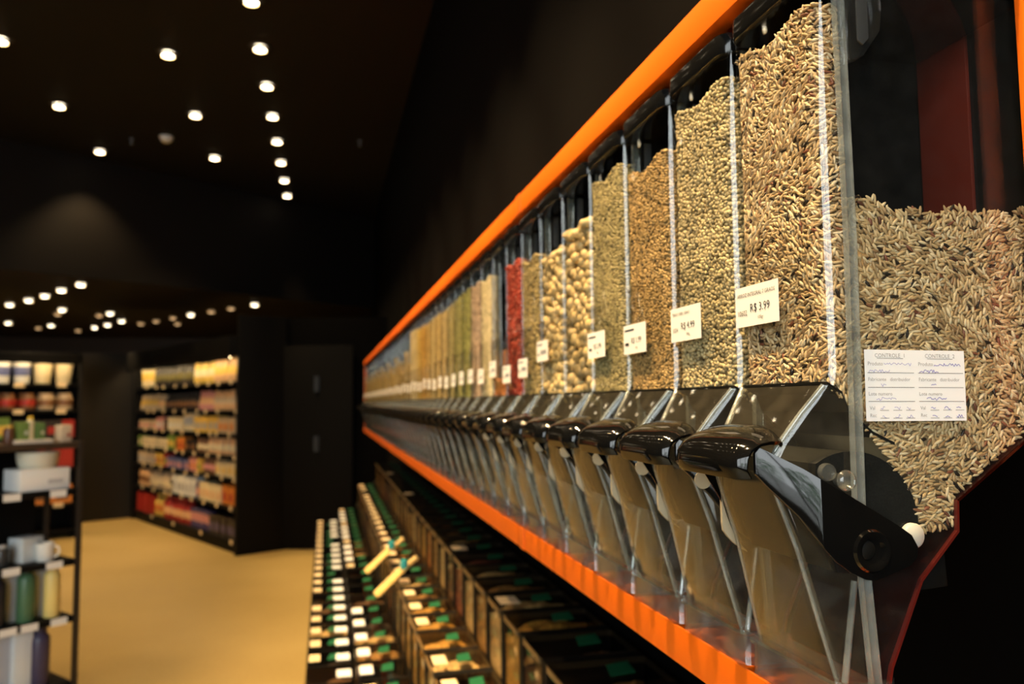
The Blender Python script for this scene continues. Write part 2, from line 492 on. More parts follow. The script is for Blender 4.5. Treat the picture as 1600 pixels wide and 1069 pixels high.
def shellU(levels, y0, y1, r, th, mb=None, m=0):
    """levels: (z, x_front, x_back)"""
    mb = mb or MB()
    A, B = [], []
    for lv in levels:
        z, xf, xb = lv[:3]; r_ = r
        if len(lv) > 3:
            A.append([(p[0], p[1], Z(z)) for p in ringT(xf, xb, y0, y1, lv[3], lv[4])])
            B.append([(p[0], p[1], Z(z)) for p in ringT(xf + th, xb, y0 + th, y1 - th, lv[3], lv[4] - th * 0.5)])
            continue
        A.append([(p[0], p[1], Z(z)) for p in ringU(xf, xb, y0, y1, r_, 7)])
        B.append([(p[0], p[1], Z(z)) for p in ringU(xf + th, xb, y0 + th, y1 - th, r_ - th, 7)])
    return mb.shell(A, B, m)
hop_levels = [(0.287, 0.0, 0.021), (0.20, 0.0, 0.021), (0.11, 0, 0.021), (0.022, 0, 0.021), (0.0135, -0.0006, 0.021), (0.008, -0.0030, 0.021)]
nose_levels = [(0.008, -0.0030, 0.021, 0.003, 0.010), (-0.010, -0.0158, 0.021, 0.010, 0.009), (-0.030, -0.0292, 0.021, 0.016, 0.008), (-0.042, -0.0355, 0.021, 0.018, 0.008), (-0.050, -0.0362, 0.021, 0.018, 0.008),
               (-0.058, -0.0340, 0.021, 0.017, 0.008), (-0.099, -0.0195, 0.021, 0.0145, 0.007), (-0.145, -0.0075, 0.023, 0.012, 0.006), (-0.185, 0.0030, 0.026, 0.009, 0.006)]
SIDE = [(0.021, 0.287), (0.174, 0.287), (0.174, -0.016), (0.148, -0.0324), (0.095, -0.0685), (0.094, -0.0887), (0.064, -0.119), (0.039, -0.172), (0.036, -0.186), (0.026, -0.186), (0.021, -0.118)]
SIDEZ = [(x, Z(z)) for x, z in SIDE]
BM = {}
BM['hopper_front'] = shellU(hop_levels, 0, W_, 0.014, 0.0016).mesh('hopper_front', ACRYL, smooth=40)
BM['chute_front'] = shellU(nose_levels, 0, W_, 0.014, 0.0016).mesh('chute_front', ACRYL_CHUTE, smooth=40)
BM['side_panel'] = MB().prism(SIDEZ, 1, 0, 0.0018).mesh('side_panel', ACRYL_SIDE, smooth=0)
BM['divider_panel'] = MB().prism([(0.023, Z(0.285)), (0.174, Z(0.285)), (0.174, Z(-0.016)), (0.148, Z(-0.0324)), (0.095, Z(-0.0685)), (0.06, Z(-0.05)), (0.023, Z(-0.01))], 1, W_ - 0.002, W_).mesh('divider_panel', plain('matte_black_divider', (0.004, 0.004, 0.004), 0.9, spec=0.04), smooth=0)
BM['chute_side'] = MB().prism([(0.021, Z(-0.03)), (0.06, Z(-0.05)), (0.095, Z(-0.0685)), (0.094, Z(-0.0887)), (0.064, Z(-0.119)), (0.039, Z(-0.172)), (0.036, Z(-0.186)), (0.026, Z(-0.186))], 1, W_ - 0.002, W_).mesh('chute_side', ACRYL_CHUTE, smooth=0)
# the seam rib where the front shell meets the side panel
rb = MB()
path = [(0.0185, 0.286), (0.0205, 0.10), (0.0190, -0.02), (0.0185, -0.068), (0.0205, -0.118), (0.0250, -0.182)]
A = [[(x - 0.0042, -0.0012, Z(z)), (x - 0.0032, -0.0040, Z(z)), (x + 0.0000, -0.0026, Z(z)), (x + 0.0030, -0.0040, Z(z)), (x + 0.0042, -0.0012, Z(z))] for x, z in path]
B = [[(p[0], 0.0004, p[2]) for p in row] for row in A]
BM['seam_rib'] = rb.shell(A, B).mesh('seam_rib', RIBHIGHLIGHT, smooth=50)
# black lid
lid = MB()
R0 = ringU(-0.0022, 0.176, -0.0012, W_ + 0.0012, 0.015)
lid.prism([p for p in R0], 2, Z(0.284), Z(0.302))
BM['lid'] = lid.mesh('lid', plain('lid_black', (0.006, 0.006, 0.006), 0.12), bev=0.003)
# clear hinge block by the top of the seam
hb = MB()
OUT = [(0.021, 0.287), (0.043, 0.287), (0.0465, 0.262), (0.0445, 0.245), (0.031, 0.2265), (0.0245, 0.2235), (0.021, 0.2235)]
hb.prism([(x, Z(z)) for x, z in OUT], 1, -0.0095, -0.0001)
BM['hinge_block'] = hb.mesh('hinge_block', BLOCKCLEAR, bev=0.0018)
hb = MB().prism([(0.0255, Z(0.283)), (0.034, Z(0.283)), (0.034, Z(0.238)), (0.0295, Z(0.233)), (0.0255, Z(0.236))], 1, -0.0112, -0.0093)
BM['hinge_insert'] = hb.mesh('hinge_insert', plain('smoke_grey_plastic', (0.05, 0.052, 0.052), 0.2), bev=0.001)
# dark drum that meters the portions
arc = [(0.017 + 0.049 * math.cos(a), Z(-0.084 + 0.049 * math.sin(a))) for a in [math.radians(122 - 150 * i / 18) for i in range(19)]]
BM['drum'] = MB().prism(arc + [(0.040, Z(-0.115)), (0.004, Z(-0.112)), (-0.012, Z(-0.075))], 1, 0.003, W_ - 0.004).mesh('drum', DUSTBLACK, smooth=30)
# smoky baffle under the display pocket
bf = [(0.0012, 0.0105), (0.0120, 0.004), (0.0165, -0.008), (0.034, -0.0225), (0.050, -0.030)]
A = [[(x, 0.0022, Z(z)), (x, W_ - 0.003, Z(z))] for x, z in bf]; B = [[(x, 0.0022, Z(z - 0.0018)), (x, W_ - 0.003, Z(z - 0.0018))] for x, z in bf]
BM['baffle'] = MB().shell(A, B).mesh('baffle', SATINBLACK, smooth=0)
# back of the chute; red reflected from the orange beams is put into its tint
bk = [(0.172, -0.0165), (0.148, -0.0334), (0.0945, -0.0690), (0.0935, -0.0890), (0.0635, -0.1195), (0.0385, -0.1725), (0.0355, -0.1855)]
A = [[(x, 0.0, Z(z)), (x, W_, Z(z))] for x, z in bk]; B = [[(x + 0.0012, 0.0, Z(z - 0.0014)), (x + 0.0012, W_, Z(z - 0.0014))] for x, z in bk]
BM['chute_back'] = MB().shell(A, B).mesh('chute_back', REFLRED, smooth=0)
A = [[(x - 0.0006, -0.0006, Z(z)), (x - 0.0006, 0.0024, Z(z))] for x, z in bk[2:]]; B = [[(x + 0.0009, -0.0006, Z(z - 0.0010)), (x + 0.0009, 0.0024, Z(z - 0.0010))] for x, z in bk[2:]]
BM['reflected_red_strip'] = MB().shell(A, B).mesh('reflected_red_strip', REFLRED_EDGE, smooth=0)  # strip added to paint the beams' red reflection along the clear edge
# moulded ribs along the chute's two front corners; their pale haze paints highlights
for nm_, far in (('corner_rib', 0), ('corner_rib_far', 1)):
    BM[nm_] = MB().tube([(xf + 0.0030, (W_ - in_ - 0.0012) if far else in_ + 0.0012, Z(z)) for z, xf, xb, in_, r_ in nose_levels], [0.0019] * 4 + [0.0015] * 5, 8).mesh('corner_rib', RIBHIGHLIGHT, smooth=60)
# clear stop plate behind the chute
BM['stop_plate'] = MB().prism([(0.066, Z(-0.118)), (0.084, Z(-0.0975)), (0.0855, Z(-0.1255)), (0.0625, Z(-0.127))], 1, 0.002, 0.0045).mesh('stop_plate', ACRYL_SIDE, bev=0.0008)
# outlet collar
def rrect(x0, x1, y0, y1, r, n=5):
    pts = []
    for cx, cy, a0 in ((x1 - r, y1 - r, 0), (x0 + r, y1 - r, 90), (x0 + r, y0 + r, 180), (x1 - r, y0 + r, 270)):
        for i in range(n + 1):
            a = math.radians(a0 + 90 * i / n); pts.append((cx + r * math.cos(a), cy + r * math.sin(a)))
    return pts + [pts[0]]
cl = MB(); A, B = [], []
for z, e in ((-0.1815, 0.0022), (-0.1835, 0.0022), (-0.185, 0.0), (-0.2035, 0.0), (-0.207, 0.0006)):
    A.append([(p[0], p[1], Z(z)) for p in rrect(-0.0005 - e, 0.043 + e, 0.0002 - e, W_ - 0.0002 + e, 0.013)])
    B.append([(p[0], p[1], Z(z)) for p in rrect(0.0015, 0.041, 0.0022, W_ - 0.0022, 0.011)])
BM['outlet_collar'] = cl.shell(A, B).mesh('outlet_collar', ACRYL_RIB, smooth=40)
# inner ribs of the chute
ib = MB().tube([(0.0165, 0.004, Z(-0.118)), (0.0065, 0.004, Z(-0.181))], 0.0022, 8)
BM['chute_rib'] = ib.mesh('chute_rib', RIBHIGHLIGHT)
# handle: two arms and a bulged grip
ARM = [(-0.0537, -0.0318), (-0.0231, -0.0452), (0.0081, -0.0622), (0.0440, -0.0832), (0.0525, -0.0890), (0.0568, -0.0967), (0.0560, -0.1035), (0.0504, -0.1084), (0.0330, -0.1140), (0.0240, -0.1165), (0.0171, -0.1153),
       (0.0070, -0.1105), (-0.003, -0.1034), (-0.0170, -0.0880), (-0.0288, -0.0746), (-0.0502, -0.0561), (-0.0610, -0.0490), (-0.0630, -0.0420), (-0.0605, -0.0355)]
XB_ = -0.012                                 # the arm bends here towards the grip
REARP = [(XB_, -0.0512), (0.0081, -0.0622), (0.0440, -0.0832), (0.0525, -0.0890), (0.0568, -0.0967), (0.0560, -0.1035), (0.0504, -0.1084), (0.0330, -0.1140), (0.0240, -0.1165), (0.0171, -0.1153), (0.0070, -0.1105), (-0.003, -0.1034), (XB_, -0.0935)]
FRONTP = [(-0.0170, -0.0880), (-0.0288, -0.0746), (-0.0502, -0.0561), (-0.0610, -0.0490), (-0.0630, -0.0420), (-0.0605, -0.0355), (-0.0537, -0.0318), (-0.0231, -0.0452)]
def arm_mesh(ya, yb_, sg, bev):
    P_ = REARP + [(max(XB_ + (x - XB_) * 0.74, -0.0455), z) for x, z in FRONTP]
    yo = lambda x, y: y + sg * max(0.0, XB_ - x) * 0.62
    n_ = len(P_); nr = len(REARP); mb = MB()
    mb.v += [(x, yo(x, ya), Z(z)) for x, z in P_] + [(x, yo(x, yb_), Z(z)) for x, z in P_]
    for o_ in (0, n_):
        mb.face([o_ + i for i in range(nr)]); mb.face([o_ + nr - 1] + [o_ + i for i in range(nr, n_)] + [o_])
    for i in range(n_): mb.face((i, (i + 1) % n_, n_ + (i + 1) % n_, n_ + i))
    return mb.mesh('handle_arm', GLOSSBLACK, bev=bev, smooth=20)
BM['handle_arm'] = arm_mesh(-0.0068, -0.0040, 1, 0.0005)
BM['handle_arm_far'] = arm_mesh(W_ + 0.0010, W_ - 0.0002, -1, 0)
prof = [(-0.028, -0.0218), (-0.032, -0.0214), (-0.040, -0.0222), (-0.050, -0.0250), (-0.0590, -0.0300), (-0.0640, -0.0370), (-0.0650, -0.0450), (-0.0620, -0.0515)]
A, B = [], []
NS = 26
for i in range(NS + 1):
    s_ = i / NS; q = abs(2 * s_ - 1)
    yy = 0.0095 + (W_ - 0.0190) * s_
    pull = 0.0105 * (1 - math.sqrt(max(0, 1 - q ** 7)))
    rowA, rowB = [], []
    for k, (x, z) in enumerate(prof):
        t_ = k / (len(prof) - 1)
        bulge = (0.0040 * (1 - q ** 2) - 0.0075 * q ** 5) * (1 - t_)
        fx, fz = x + pull * min(1, t_ * 1.4), z + bulge
        inx, inz = (0.0005, -0.0026) if k < 3 else ((0.0022, -0.0018) if k < 5 else (0.0026, 0.0))
        rowA.append((fx, yy, Z(fz))); rowB.append((fx + inx, min(max(yy, 0.0125), W_ - 0.0125), Z(fz + inz)))
    A.append(rowA); B.append(rowB)
BM['grip'] = MB().shell(A, B).mesh('grip', GLOSSBLACK, smooth=60)
hubm = MB()
px, pz = 0.0226, Z(-0.0977)
hubm.lathe([(0.0075, -0.0072), (0.0090, -0.0086), (0.0125, -0.0086), (0.0140, -0.0066)], 28, (px, 0, pz), 1)
BM['pivot_ring'] = hubm.mesh('pivot_ring', GLOSSBLACK, smooth=50)
BM['pivot_pin'] = MB().lathe([(0.0001, -0.0078), (0.0050, -0.0078), (0.0062, -0.0070), (0.0062, -0.0060)], 20, (px - 0.004, 0, pz + 0.001), 1).mesh('pivot_pin', SATINBLACK)
BM['clear_knob'] = MB().lathe([(0.0001, -0.0115), (0.0030, -0.0120), (0.0062, -0.0105), (0.0068, -0.0085), (0.0050, -0.0070), (0.0042, -0.0005)], 20, (0.0045, 0, Z(-0.0525)), 1).mesh('clear_knob', ACRYL_RIB, smooth=50)
BM['knob_stud'] = MB().lathe([(0.0052, -0.0045), (0.0058, -0.0030), (0.0058, -0.0003)], 16, (-0.0045, 0, Z(-0.0475)), 1).mesh('knob_stud', ACRYL_RIB, smooth=50)
BM['white_cap'] = MB().lathe([(0.0001, -0.0042), (0.0070, -0.0042), (0.0082, -0.0030), (0.0082, 0.0)], 24, (0.0570, 0, Z(-0.0905)), 1).mesh('white_cap', WHITEPLASTIC, smooth=50)
BM['far_cap'] = MB().lathe([(0.0070, W_ + 0.0010), (0.0070, W_ + 0.0016), (0.0060, W_ + 0.0019), (0.0001, W_ + 0.0019)], 24, (-0.0330, 0, Z(-0.062)), 1).mesh('far_cap', plain('cream_cap', (0.34, 0.31, 0.23), 0.4), smooth=50)
gate = []
for i in range(13):
    a = math.radians(150 + 95 * i / 12); gate.append((0.018 + 0.047 * math.cos(a), Z(-0.074 + 0.047 * math.sin(a))))
for i in range(12, -1, -1):
    a = math.radians(150 + 95 * i / 12); rr = 0.047 - 0.008 * math.sin(math.pi * i / 12); gate.append((0.018 + rr * math.cos(a), Z(-0.074 + rr * math.sin(a))))
BM['gate_arc'] = MB().prism([(max(x, -0.022), z) for x, z in gate], 1, W_ - 0.007, W_ - 0.004).mesh('gate_arc', CREAMPLASTIC, smooth=0)
# clear pocket for the price card
A = [[(-0.0012, 0.012, Z(z)), (-0.0030, 0.016, Z(z)), (-0.0034, 0.06, Z(z)), (-0.0030, 0.098, Z(z)), (-0.0012, 0.102, Z(z))] for z in (0.052, 0.085, 0.117)]
B = [[(p[0] + 0.0010, p[1], p[2]) for p in r] for r in A]
BM['card_pocket'] = MB().shell(A, B).mesh('card_pocket', ACRYL, smooth=50)

PARTS = ['hopper_front', 'chute_front', 'side_panel', 'divider_panel', 'chute_side', 'seam_rib', 'lid', 'hinge_block', 'hinge_insert', 'drum', 'baffle', 'chute_back', 'reflected_red_strip', 'corner_rib', 'corner_rib_far',
         'stop_plate', 'outlet_collar', 'chute_rib', 'handle_arm', 'handle_arm_far', 'grip', 'pivot_ring', 'pivot_pin', 'clear_knob', 'knob_stud', 'white_cap', 'far_cap', 'gate_arc', 'card_pocket']
PNAME = {'corner_rib_far': 'corner_rib', 'handle_arm_far': 'handle_arm', 'far_cap': 'white_cap'}

# ------------------------------------------------------------------ grain
def kernel_shape(kind):
    """unit kernel along x: verts, tri/quad faces"""
    if kind == 'rice':
        rings = [(-0.82, 0.55), (-0.35, 0.95), (0.3, 1.0), (0.8, 0.6)]; seg = 6
    elif kind == 'ball':
        rings = [(-0.8, 0.6), (-0.3, 0.95), (0.3, 0.95), (0.8, 0.6)]; seg = 8
    elif kind == 'coarse':
        rings = [(-0.5, 0.85), (0.5, 0.85)]; seg = 4
    else:                                    # chip: an angular kernel
        rings = [(-0.6, 0.8), (0.05, 1.0), (0.65, 0.7)]; seg = 5
    v = [(-1.0, 0, 0)]
    for i, (x, r) in enumerate(rings):
        for k in range(seg):
            a = 2 * math.pi * (k + 0.5 * (i % 2 if kind == 'chip' else 0)) / seg
            v.append((x, r * math.cos(a), r * math.sin(a)))
    v.append((1.0, 0, 0))
    f = []
    for k in range(seg):
        k2 = (k + 1) % seg
        f.append((0, 1 + k2, 1 + k, 0))
        for i in range(len(rings) - 1):
            q = 1 + i * seg
            f.append((q + k, q + k2, q + seg + k2, q + seg + k))
        q = 1 + (len(rings) - 1) * seg
        f.append((q + k, q + k2, len(v) - 1, q + k))
    return np.array(v), f
SHAPES = {k: kernel_shape(k) for k in ('rice', 'ball', 'chip', 'coarse')}

def pack(us, vs, L, Wd, limit):
    """candidate positions on a surface thinned so that neighbouring kernels lie side by side; returns index and angle"""
    n = len(us)
    ang = 1.2 * np.sin(us * 60 + 1) * np.cos(vs * 45) + 0.9 * np.sin(us * 25 + vs * 38) + RNG.normal(0, 0.6, n)
    ca, sa = np.cos(ang), np.sin(ang)
    a2, b2 = 1.0 / (L * 0.62) ** 2, 1.0 / (Wd * 0.78) ** 2
    cells = {}; keep = []
    for i in range(n):
        u, v = us[i], vs[i]; cu, cv = int(u // L), int(v // L); ok = True
        for du in (-1, 0, 1):
            for dv in (-1, 0, 1):
                for k in cells.get((cu + du, cv + dv), ()):
                    x, y = us[k] - u, vs[k] - v
                    if x * x + y * y > L * L: continue
                    p = (x * ca[i] + y * sa[i]) ** 2 * a2 + (y * ca[i] - x * sa[i]) ** 2 * b2
                    q = (x * ca[k] + y * sa[k]) ** 2 * a2 + (y * ca[k] - x * sa[k]) ** 2 * b2
                    if p + q < 1.7: ok = False; break
                if not ok: break
            if not ok: break
        if ok:
            cells.setdefault((cu, cv), []).append(i); keep.append(i)
            if len(keep) >= limit: break
    return np.array(keep, int), ang

def scatter(P, N, kind, L, Wd, jit=0.18, tilt=0.10, ang=None):
    """P points, N outward normals; kernels lie roughly in the surface. returns verts, faces, value per vertex"""
    sv, sf = SHAPES[kind]
    n = len(P)
    N = N / np.linalg.norm(N, axis=1, keepdims=True)
    up = np.tile(np.array([0, 0, 1.0]), (n, 1)); up[np.abs(N[:, 2]) > 0.9] = (1, 0, 0)
    T = np.cross(up, N); T /= np.linalg.norm(T, axis=1, keepdims=True)
    Bt = np.cross(N, T)
    a = (RNG.uniform(0, 2 * math.pi, n) if ang is None else ang)[:, None]
    D = T * np.cos(a) + Bt * np.sin(a) + N * RNG.normal(0, tilt, n)[:, None]
    D /= np.linalg.norm(D, axis=1, keepdims=True)
    E2 = np.cross(N, D); E2 /= np.linalg.norm(E2, axis=1, keepdims=True)
    E3 = np.cross(D, E2)
    l = L / 2 * (1 + RNG.uniform(-jit, jit, n)); w = Wd / 2 * (1 + RNG.uniform(-jit, jit, n)); h = w * RNG.uniform(0.75, 1.0, n)
    V = (P[:, None, :] + D[:, None, :] * (l[:, None, None] * sv[None, :, 0:1]) + E2[:, None, :] * (w[:, None, None] * sv[None, :, 1:2])
         + E3[:, None, :] * (h[:, None, None] * sv[None, :, 2:3]))
    val = np.repeat(RNG.uniform(0, 1, n), len(sv))
    return V.reshape(-1, 3), sf, len(sv), n, val

def grain_mesh(name, sets, core, mats):
    """sets: output of scatter; core: MB with the opaque heart"""
    Vs, loops, starts, totals, vals, mi = [], [], [], [], [], []
    off = 0; lo = 0
    for V, sf, nv, n, val in sets:
        base = (np.arange(n) * nv + off)[:, None]
        for f in sf:
            ff = f[:3] if (f[0] == f[3]) else f
            blk = base + np.array(ff)[None, :]
            loops.append(blk.ravel()); starts.append(lo + np.arange(n) * len(ff)); totals.append(np.full(n, len(ff)))
            lo += n * len(ff); mi.append(np.zeros(n, int))
        Vs.append(V); vals.append(val); off += len(V)
    cv = np.array(core.v)
    Vs.append(cv); vals.append(np.full(len(cv), 0.5))
    for f in core.f:
        loops.append(np.array(f) + off); starts.append(np.array([lo])); totals.append(np.array([len(f)])); lo += len(f); mi.append(np.array([1]))
    V = np.concatenate(Vs); loops = np.concatenate(loops); starts = np.concatenate(starts); totals = np.concatenate(totals); mi = np.concatenate(mi)
    me = bpy.data.meshes.new(name)
    me.vertices.add(len(V)); me.vertices.foreach_set('co', V.astype(np.float32).ravel())
    me.loops.add(len(loops)); me.loops.foreach_set('vertex_index', loops.astype(np.int32))
    me.polygons.add(len(starts)); me.polygons.foreach_set('loop_start', starts.astype(np.int32)); me.polygons.foreach_set('loop_total', totals.astype(np.int32))
    at = me.attributes.new('kernel', 'FLOAT', 'POINT'); at.data.foreach_set('value', np.concatenate(vals).astype(np.float32))
    for m in mats: me.materials.append(m)
    me.polygons.foreach_set('material_index', mi.astype(np.int32))
    me.update(calc_edges=True)
    me.polygons.foreach_set('use_smooth', np.ones(len(starts), bool))
    me.validate()
    return me

def in_poly(P, poly):
    x, z = P[:, 0], P[:, 1]; ins = np.zeros(len(P), bool); n = len(poly); j = n - 1
    for i in range(n):
        xi, zi = poly[i]; xj, zj = poly[j]
        c = ((zi > z) != (zj > z)) & (x < (xj - xi) * (z - zi) / (zj - zi + 1e-12) + xi)
        ins ^= c; j = i
    return ins

def fill(name, level, kind, L, Wd, mats, cover, rear=None, inset=0.0020, rear_core=0.10, slope=0.0):
    area = L * Wd * 0.75
    sets = []
    r = 0.012
    # front face with the rounded corners, as a strip parameter along the U
    U = ringU(0.0016 + inset, 0.020, 0.0016 + inset, W_ - 0.0016 - inset, r, 8)
    U = np.array(U); seg = np.diff(U, axis=0); ln = np.linalg.norm(seg, axis=1); cum = np.concatenate([[0], np.cumsum(ln)]); tot = cum[-1] - 0.012
    for lay in (0, 1):
        n = int(tot * (level - 0.006) / area * (cover * 2.2 if lay == 0 else 1.0))
        s_ = RNG.uniform(0, tot, n); z_ = RNG.uniform(0.012, level, n)
        if lay == 0:
            kp, ang = pack(s_, z_, L, Wd, 99999); s_, z_, ang = s_[kp], z_[kp], ang[kp]; n = len(kp)
        else: ang = RNG.uniform(0, 6.28, n)
        i = np.clip(np.searchsorted(cum, s_) - 1, 0, len(ln) - 1)
        t = (s_ - cum[i]) / ln[i]
        xy = U[i] + seg[i] * t[:, None]
        nrm = np.stack([-seg[i][:, 1], seg[i][:, 0]], 1) / ln[i][:, None]
        c = np.array([0.02, W_ / 2]); flip = np.sum((xy - c) * nrm, 1) < 0; nrm[flip] *= -1
        dep = Wd * (0.42 if lay == 0 else 1.15) + np.abs(RNG.normal(0, Wd * 0.14, n))
        # the pocket floor drops along the baffle towards the seam
        zlow = 0.012 - np.clip(xy[:, 0], 0, 0.02) * 0.9
        z_ = zlow + (z_ - 0.012) / (level - 0.012) * (level - zlow)
        wob = 0.004 * np.sin(xy[:, 1] * 80) + slope * (xy[:, 1] - W_ / 2)
        z_ = z_ + wob * np.clip((z_ - 0.02) / (level - 0.02), 0, 1)
        P = np.stack([xy[:, 0] - nrm[:, 0] * dep, xy[:, 1] - nrm[:, 1] * dep, Z(z_)], 1)
        N = np.stack([nrm[:, 0], nrm[:, 1], np.zeros(n)], 1)
        sets.append(scatter(P, N, kind, L, Wd, tilt=0.10 if lay == 0 else 0.3, ang=ang))
    # the top of the pocket
    nt = max(6, int(0.10 * 0.017 / area * cover))
    P = np.stack([RNG.uniform(0.004, 0.019, nt), RNG.uniform(0.005, W_ - 0.005, nt), np.zeros(nt)], 1)
    P[:, 2] = Z(level + 0.004 * np.sin(P[:, 1] * 80) + slope * (P[:, 1] - W_ / 2) - Wd * 0.4)
    sets.append(scatter(P, np.tile([0, 0, 1.0], (nt, 1)), kind, L, Wd))
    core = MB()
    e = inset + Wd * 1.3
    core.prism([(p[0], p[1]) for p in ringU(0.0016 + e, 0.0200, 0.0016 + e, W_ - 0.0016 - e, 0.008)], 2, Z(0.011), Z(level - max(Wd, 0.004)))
    if rear:
        poly = [(x, z) for x, z in rear]
        xs = [p[0] for p in poly]; zs = [p[1] for p in poly]
        for lay in (0, 1):
            nr = int((max(xs) - min(xs)) * (max(zs) - min(zs)) / area * (cover * 2.2 if lay == 0 else 1.0))
            Q = np.stack([RNG.uniform(min(xs), max(xs), nr), RNG.uniform(min(zs), max(zs), nr)], 1)
            wv = 0.0035 * np.sin(Q[:, 0] * 75) + 0.002 * np.sin(Q[:, 0] * 190)
            ok = in_poly(np.stack([Q[:, 0], Q[:, 1] - wv * (Q[:, 1] > 0.1)], 1), poly); Q = Q[ok]
            if lay == 0:
                kp, ang = pack(Q[:, 0], Q[:, 1], L, Wd, 99999); Q, ang = Q[kp], ang[kp]
            else: ang = RNG.uniform(0, 6.28, len(Q))
            m = len(Q)
            P = np.stack([Q[:, 0], 0.0018 + inset + Wd * (0.42 if lay == 0 else 1.15) + np.abs(RNG.normal(0, Wd * 0.14, m)), Z(Q[:, 1])], 1)
            sets.append(scatter(P, np.tile([0, -1.0, 0], (m, 1)), kind, L, Wd, tilt=0.10 if lay == 0 else 0.3, ang=ang))
        cx, cz = np.mean(xs), np.mean(zs)
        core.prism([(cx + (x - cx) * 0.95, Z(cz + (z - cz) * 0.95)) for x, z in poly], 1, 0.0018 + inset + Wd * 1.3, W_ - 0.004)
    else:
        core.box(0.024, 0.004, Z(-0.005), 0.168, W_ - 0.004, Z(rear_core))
    return grain_mesh(name, sets, core, mats)

REAR0 = [(0.0225, 0.1345), (0.060, 0.131), (0.098, 0.1245), (0.130, 0.130), (0.170, 0.134), (0.170, -0.014), (0.148, -0.0310), (0.096, -0.066), (0.0935, -0.0880), (0.0680, -0.0890), (0.0655, -0.0730), (0.0600, -0.0600), (0.0505, -0.0475), (0.036, -0.0270), (0.0225, -0.0125)]
def rampc(c, dark=0.35, light=1.35, specks=()):
    out = []
    p = 0.0
    for f_, sc in specks:
        out += [(p, sc), (p + f_ * 0.98, sc)]; p += f_
    out += [(p + 0.001, tuple(x * dark for x in c)), (p + (1 - p) * 0.25, tuple(x * 0.8 for x in c)), (p + (1 - p) * 0.6, c), (1.0, tuple(min(1, x * light) for x in c))]
    return out
BINS = [  # name, colour, kernel, length, width, level, label words
    ('mixed brown rice', (0.62, 0.44, 0.23), 'rice', 0.0072, 0.0023, 0.266),
    ('pale cracked buckwheat', (0.62, 0.49, 0.25), 'chip', 0.0046, 0.0036, 0.264),
    ('golden brown wheat', (0.52, 0.33, 0.12), 'chip', 0.0042, 0.0030, 0.240),
    ('olive tan seeds', (0.44, 0.35, 0.15), 'chip', 0.0042, 0.0030, 0.262),
    ('large tan nuts', (0.60, 0.43, 0.19), 'ball', 0.0175, 0.0160, 0.228),
    ('pale golden nuts', (0.66, 0.48, 0.21), 'ball', 0.0150, 0.0140, 0.212),
    ('olive brown seeds', (0.40, 0.29, 0.11), 'chip', 0.0075, 0.0055, 0.226),
    ('dried red berries', (0.42, 0.045, 0.02), 'chip', 0.0080, 0.0060, 0.240),
    ('a few orange seeds', (0.50, 0.17, 0.03), 'chip', 0.0070, 0.0050, 0.040),
    ('cream flour', (0.78, 0.64, 0.36), 'chip', 0.0040, 0.0036, 0.248),
    ('pinkish beige flakes', (0.55, 0.38, 0.25), 'coarse', 0.0060, 0.0050, 0.254),
    ('olive green seeds', (0.32, 0.30, 0.08), 'coarse', 0.0060, 0.0050, 0.256),
    ('dull green seeds', (0.34, 0.30, 0.09), 'coarse', 0.0060, 0.0050, 0.252),
    ('khaki seeds', (0.42, 0.33, 0.12), 'coarse', 0.0060, 0.0050, 0.250),
    ('tan flakes', (0.52, 0.37, 0.15), 'coarse', 0.0060, 0.0050, 0.246),
    ('golden flakes', (0.56, 0.38, 0.13), 'coarse', 0.0060, 0.0050, 0.252),
    ('sandy flakes', (0.58, 0.42, 0.17), 'coarse', 0.0060, 0.0050, 0.250),
    ('ochre flakes', (0.58, 0.36, 0.10), 'coarse', 0.0060, 0.0050, 0.248),
    ('amber flakes', (0.62, 0.34, 0.06), 'coarse', 0.0060, 0.0050, 0.254),
    ('yellow flakes', (0.62, 0.40, 0.08), 'coarse', 0.0060, 0.0050, 0.254),
    ('pale oat flakes', (0.68, 0.52, 0.25), 'coarse', 0.0060, 0.0050, 0.262),
    ('cream oat flakes', (0.74, 0.58, 0.31), 'coarse', 0.0060, 0.0050, 0.266),
]
far_meshes = {}
TEXTROT_X = Matrix(((0, 0, -1), (-1, 0, 0), (0, 1, 0))).to_euler()   # print faces the aisle, reads from far to near
card_me = MB().shell([[(-0.0030 - 0.0016, 0.046 + 0.060 * q + 0.0, z) for q in (0, 0.5, 0.8, 0.93, 1)] for z in (0, 0.0305)],
                     [[(-0.0030 - 0.0012, 0.046 + 0.060 * q, z) for q in (0, 0.5, 0.8, 0.93, 1)] for z in (0, 0.0305)]).mesh('price_card', PAPER, smooth=0)
def bars(items):
    V, Fc = [], []
    for x0, y0, x1, y1 in items:
        b_ = len(V); V += [(x0, y0, 0), (x1, y0, 0), (x1, y1, 0), (x0, y1, 0)]; Fc.append((b_, b_ + 1, b_ + 2, b_ + 3))
    return V, Fc
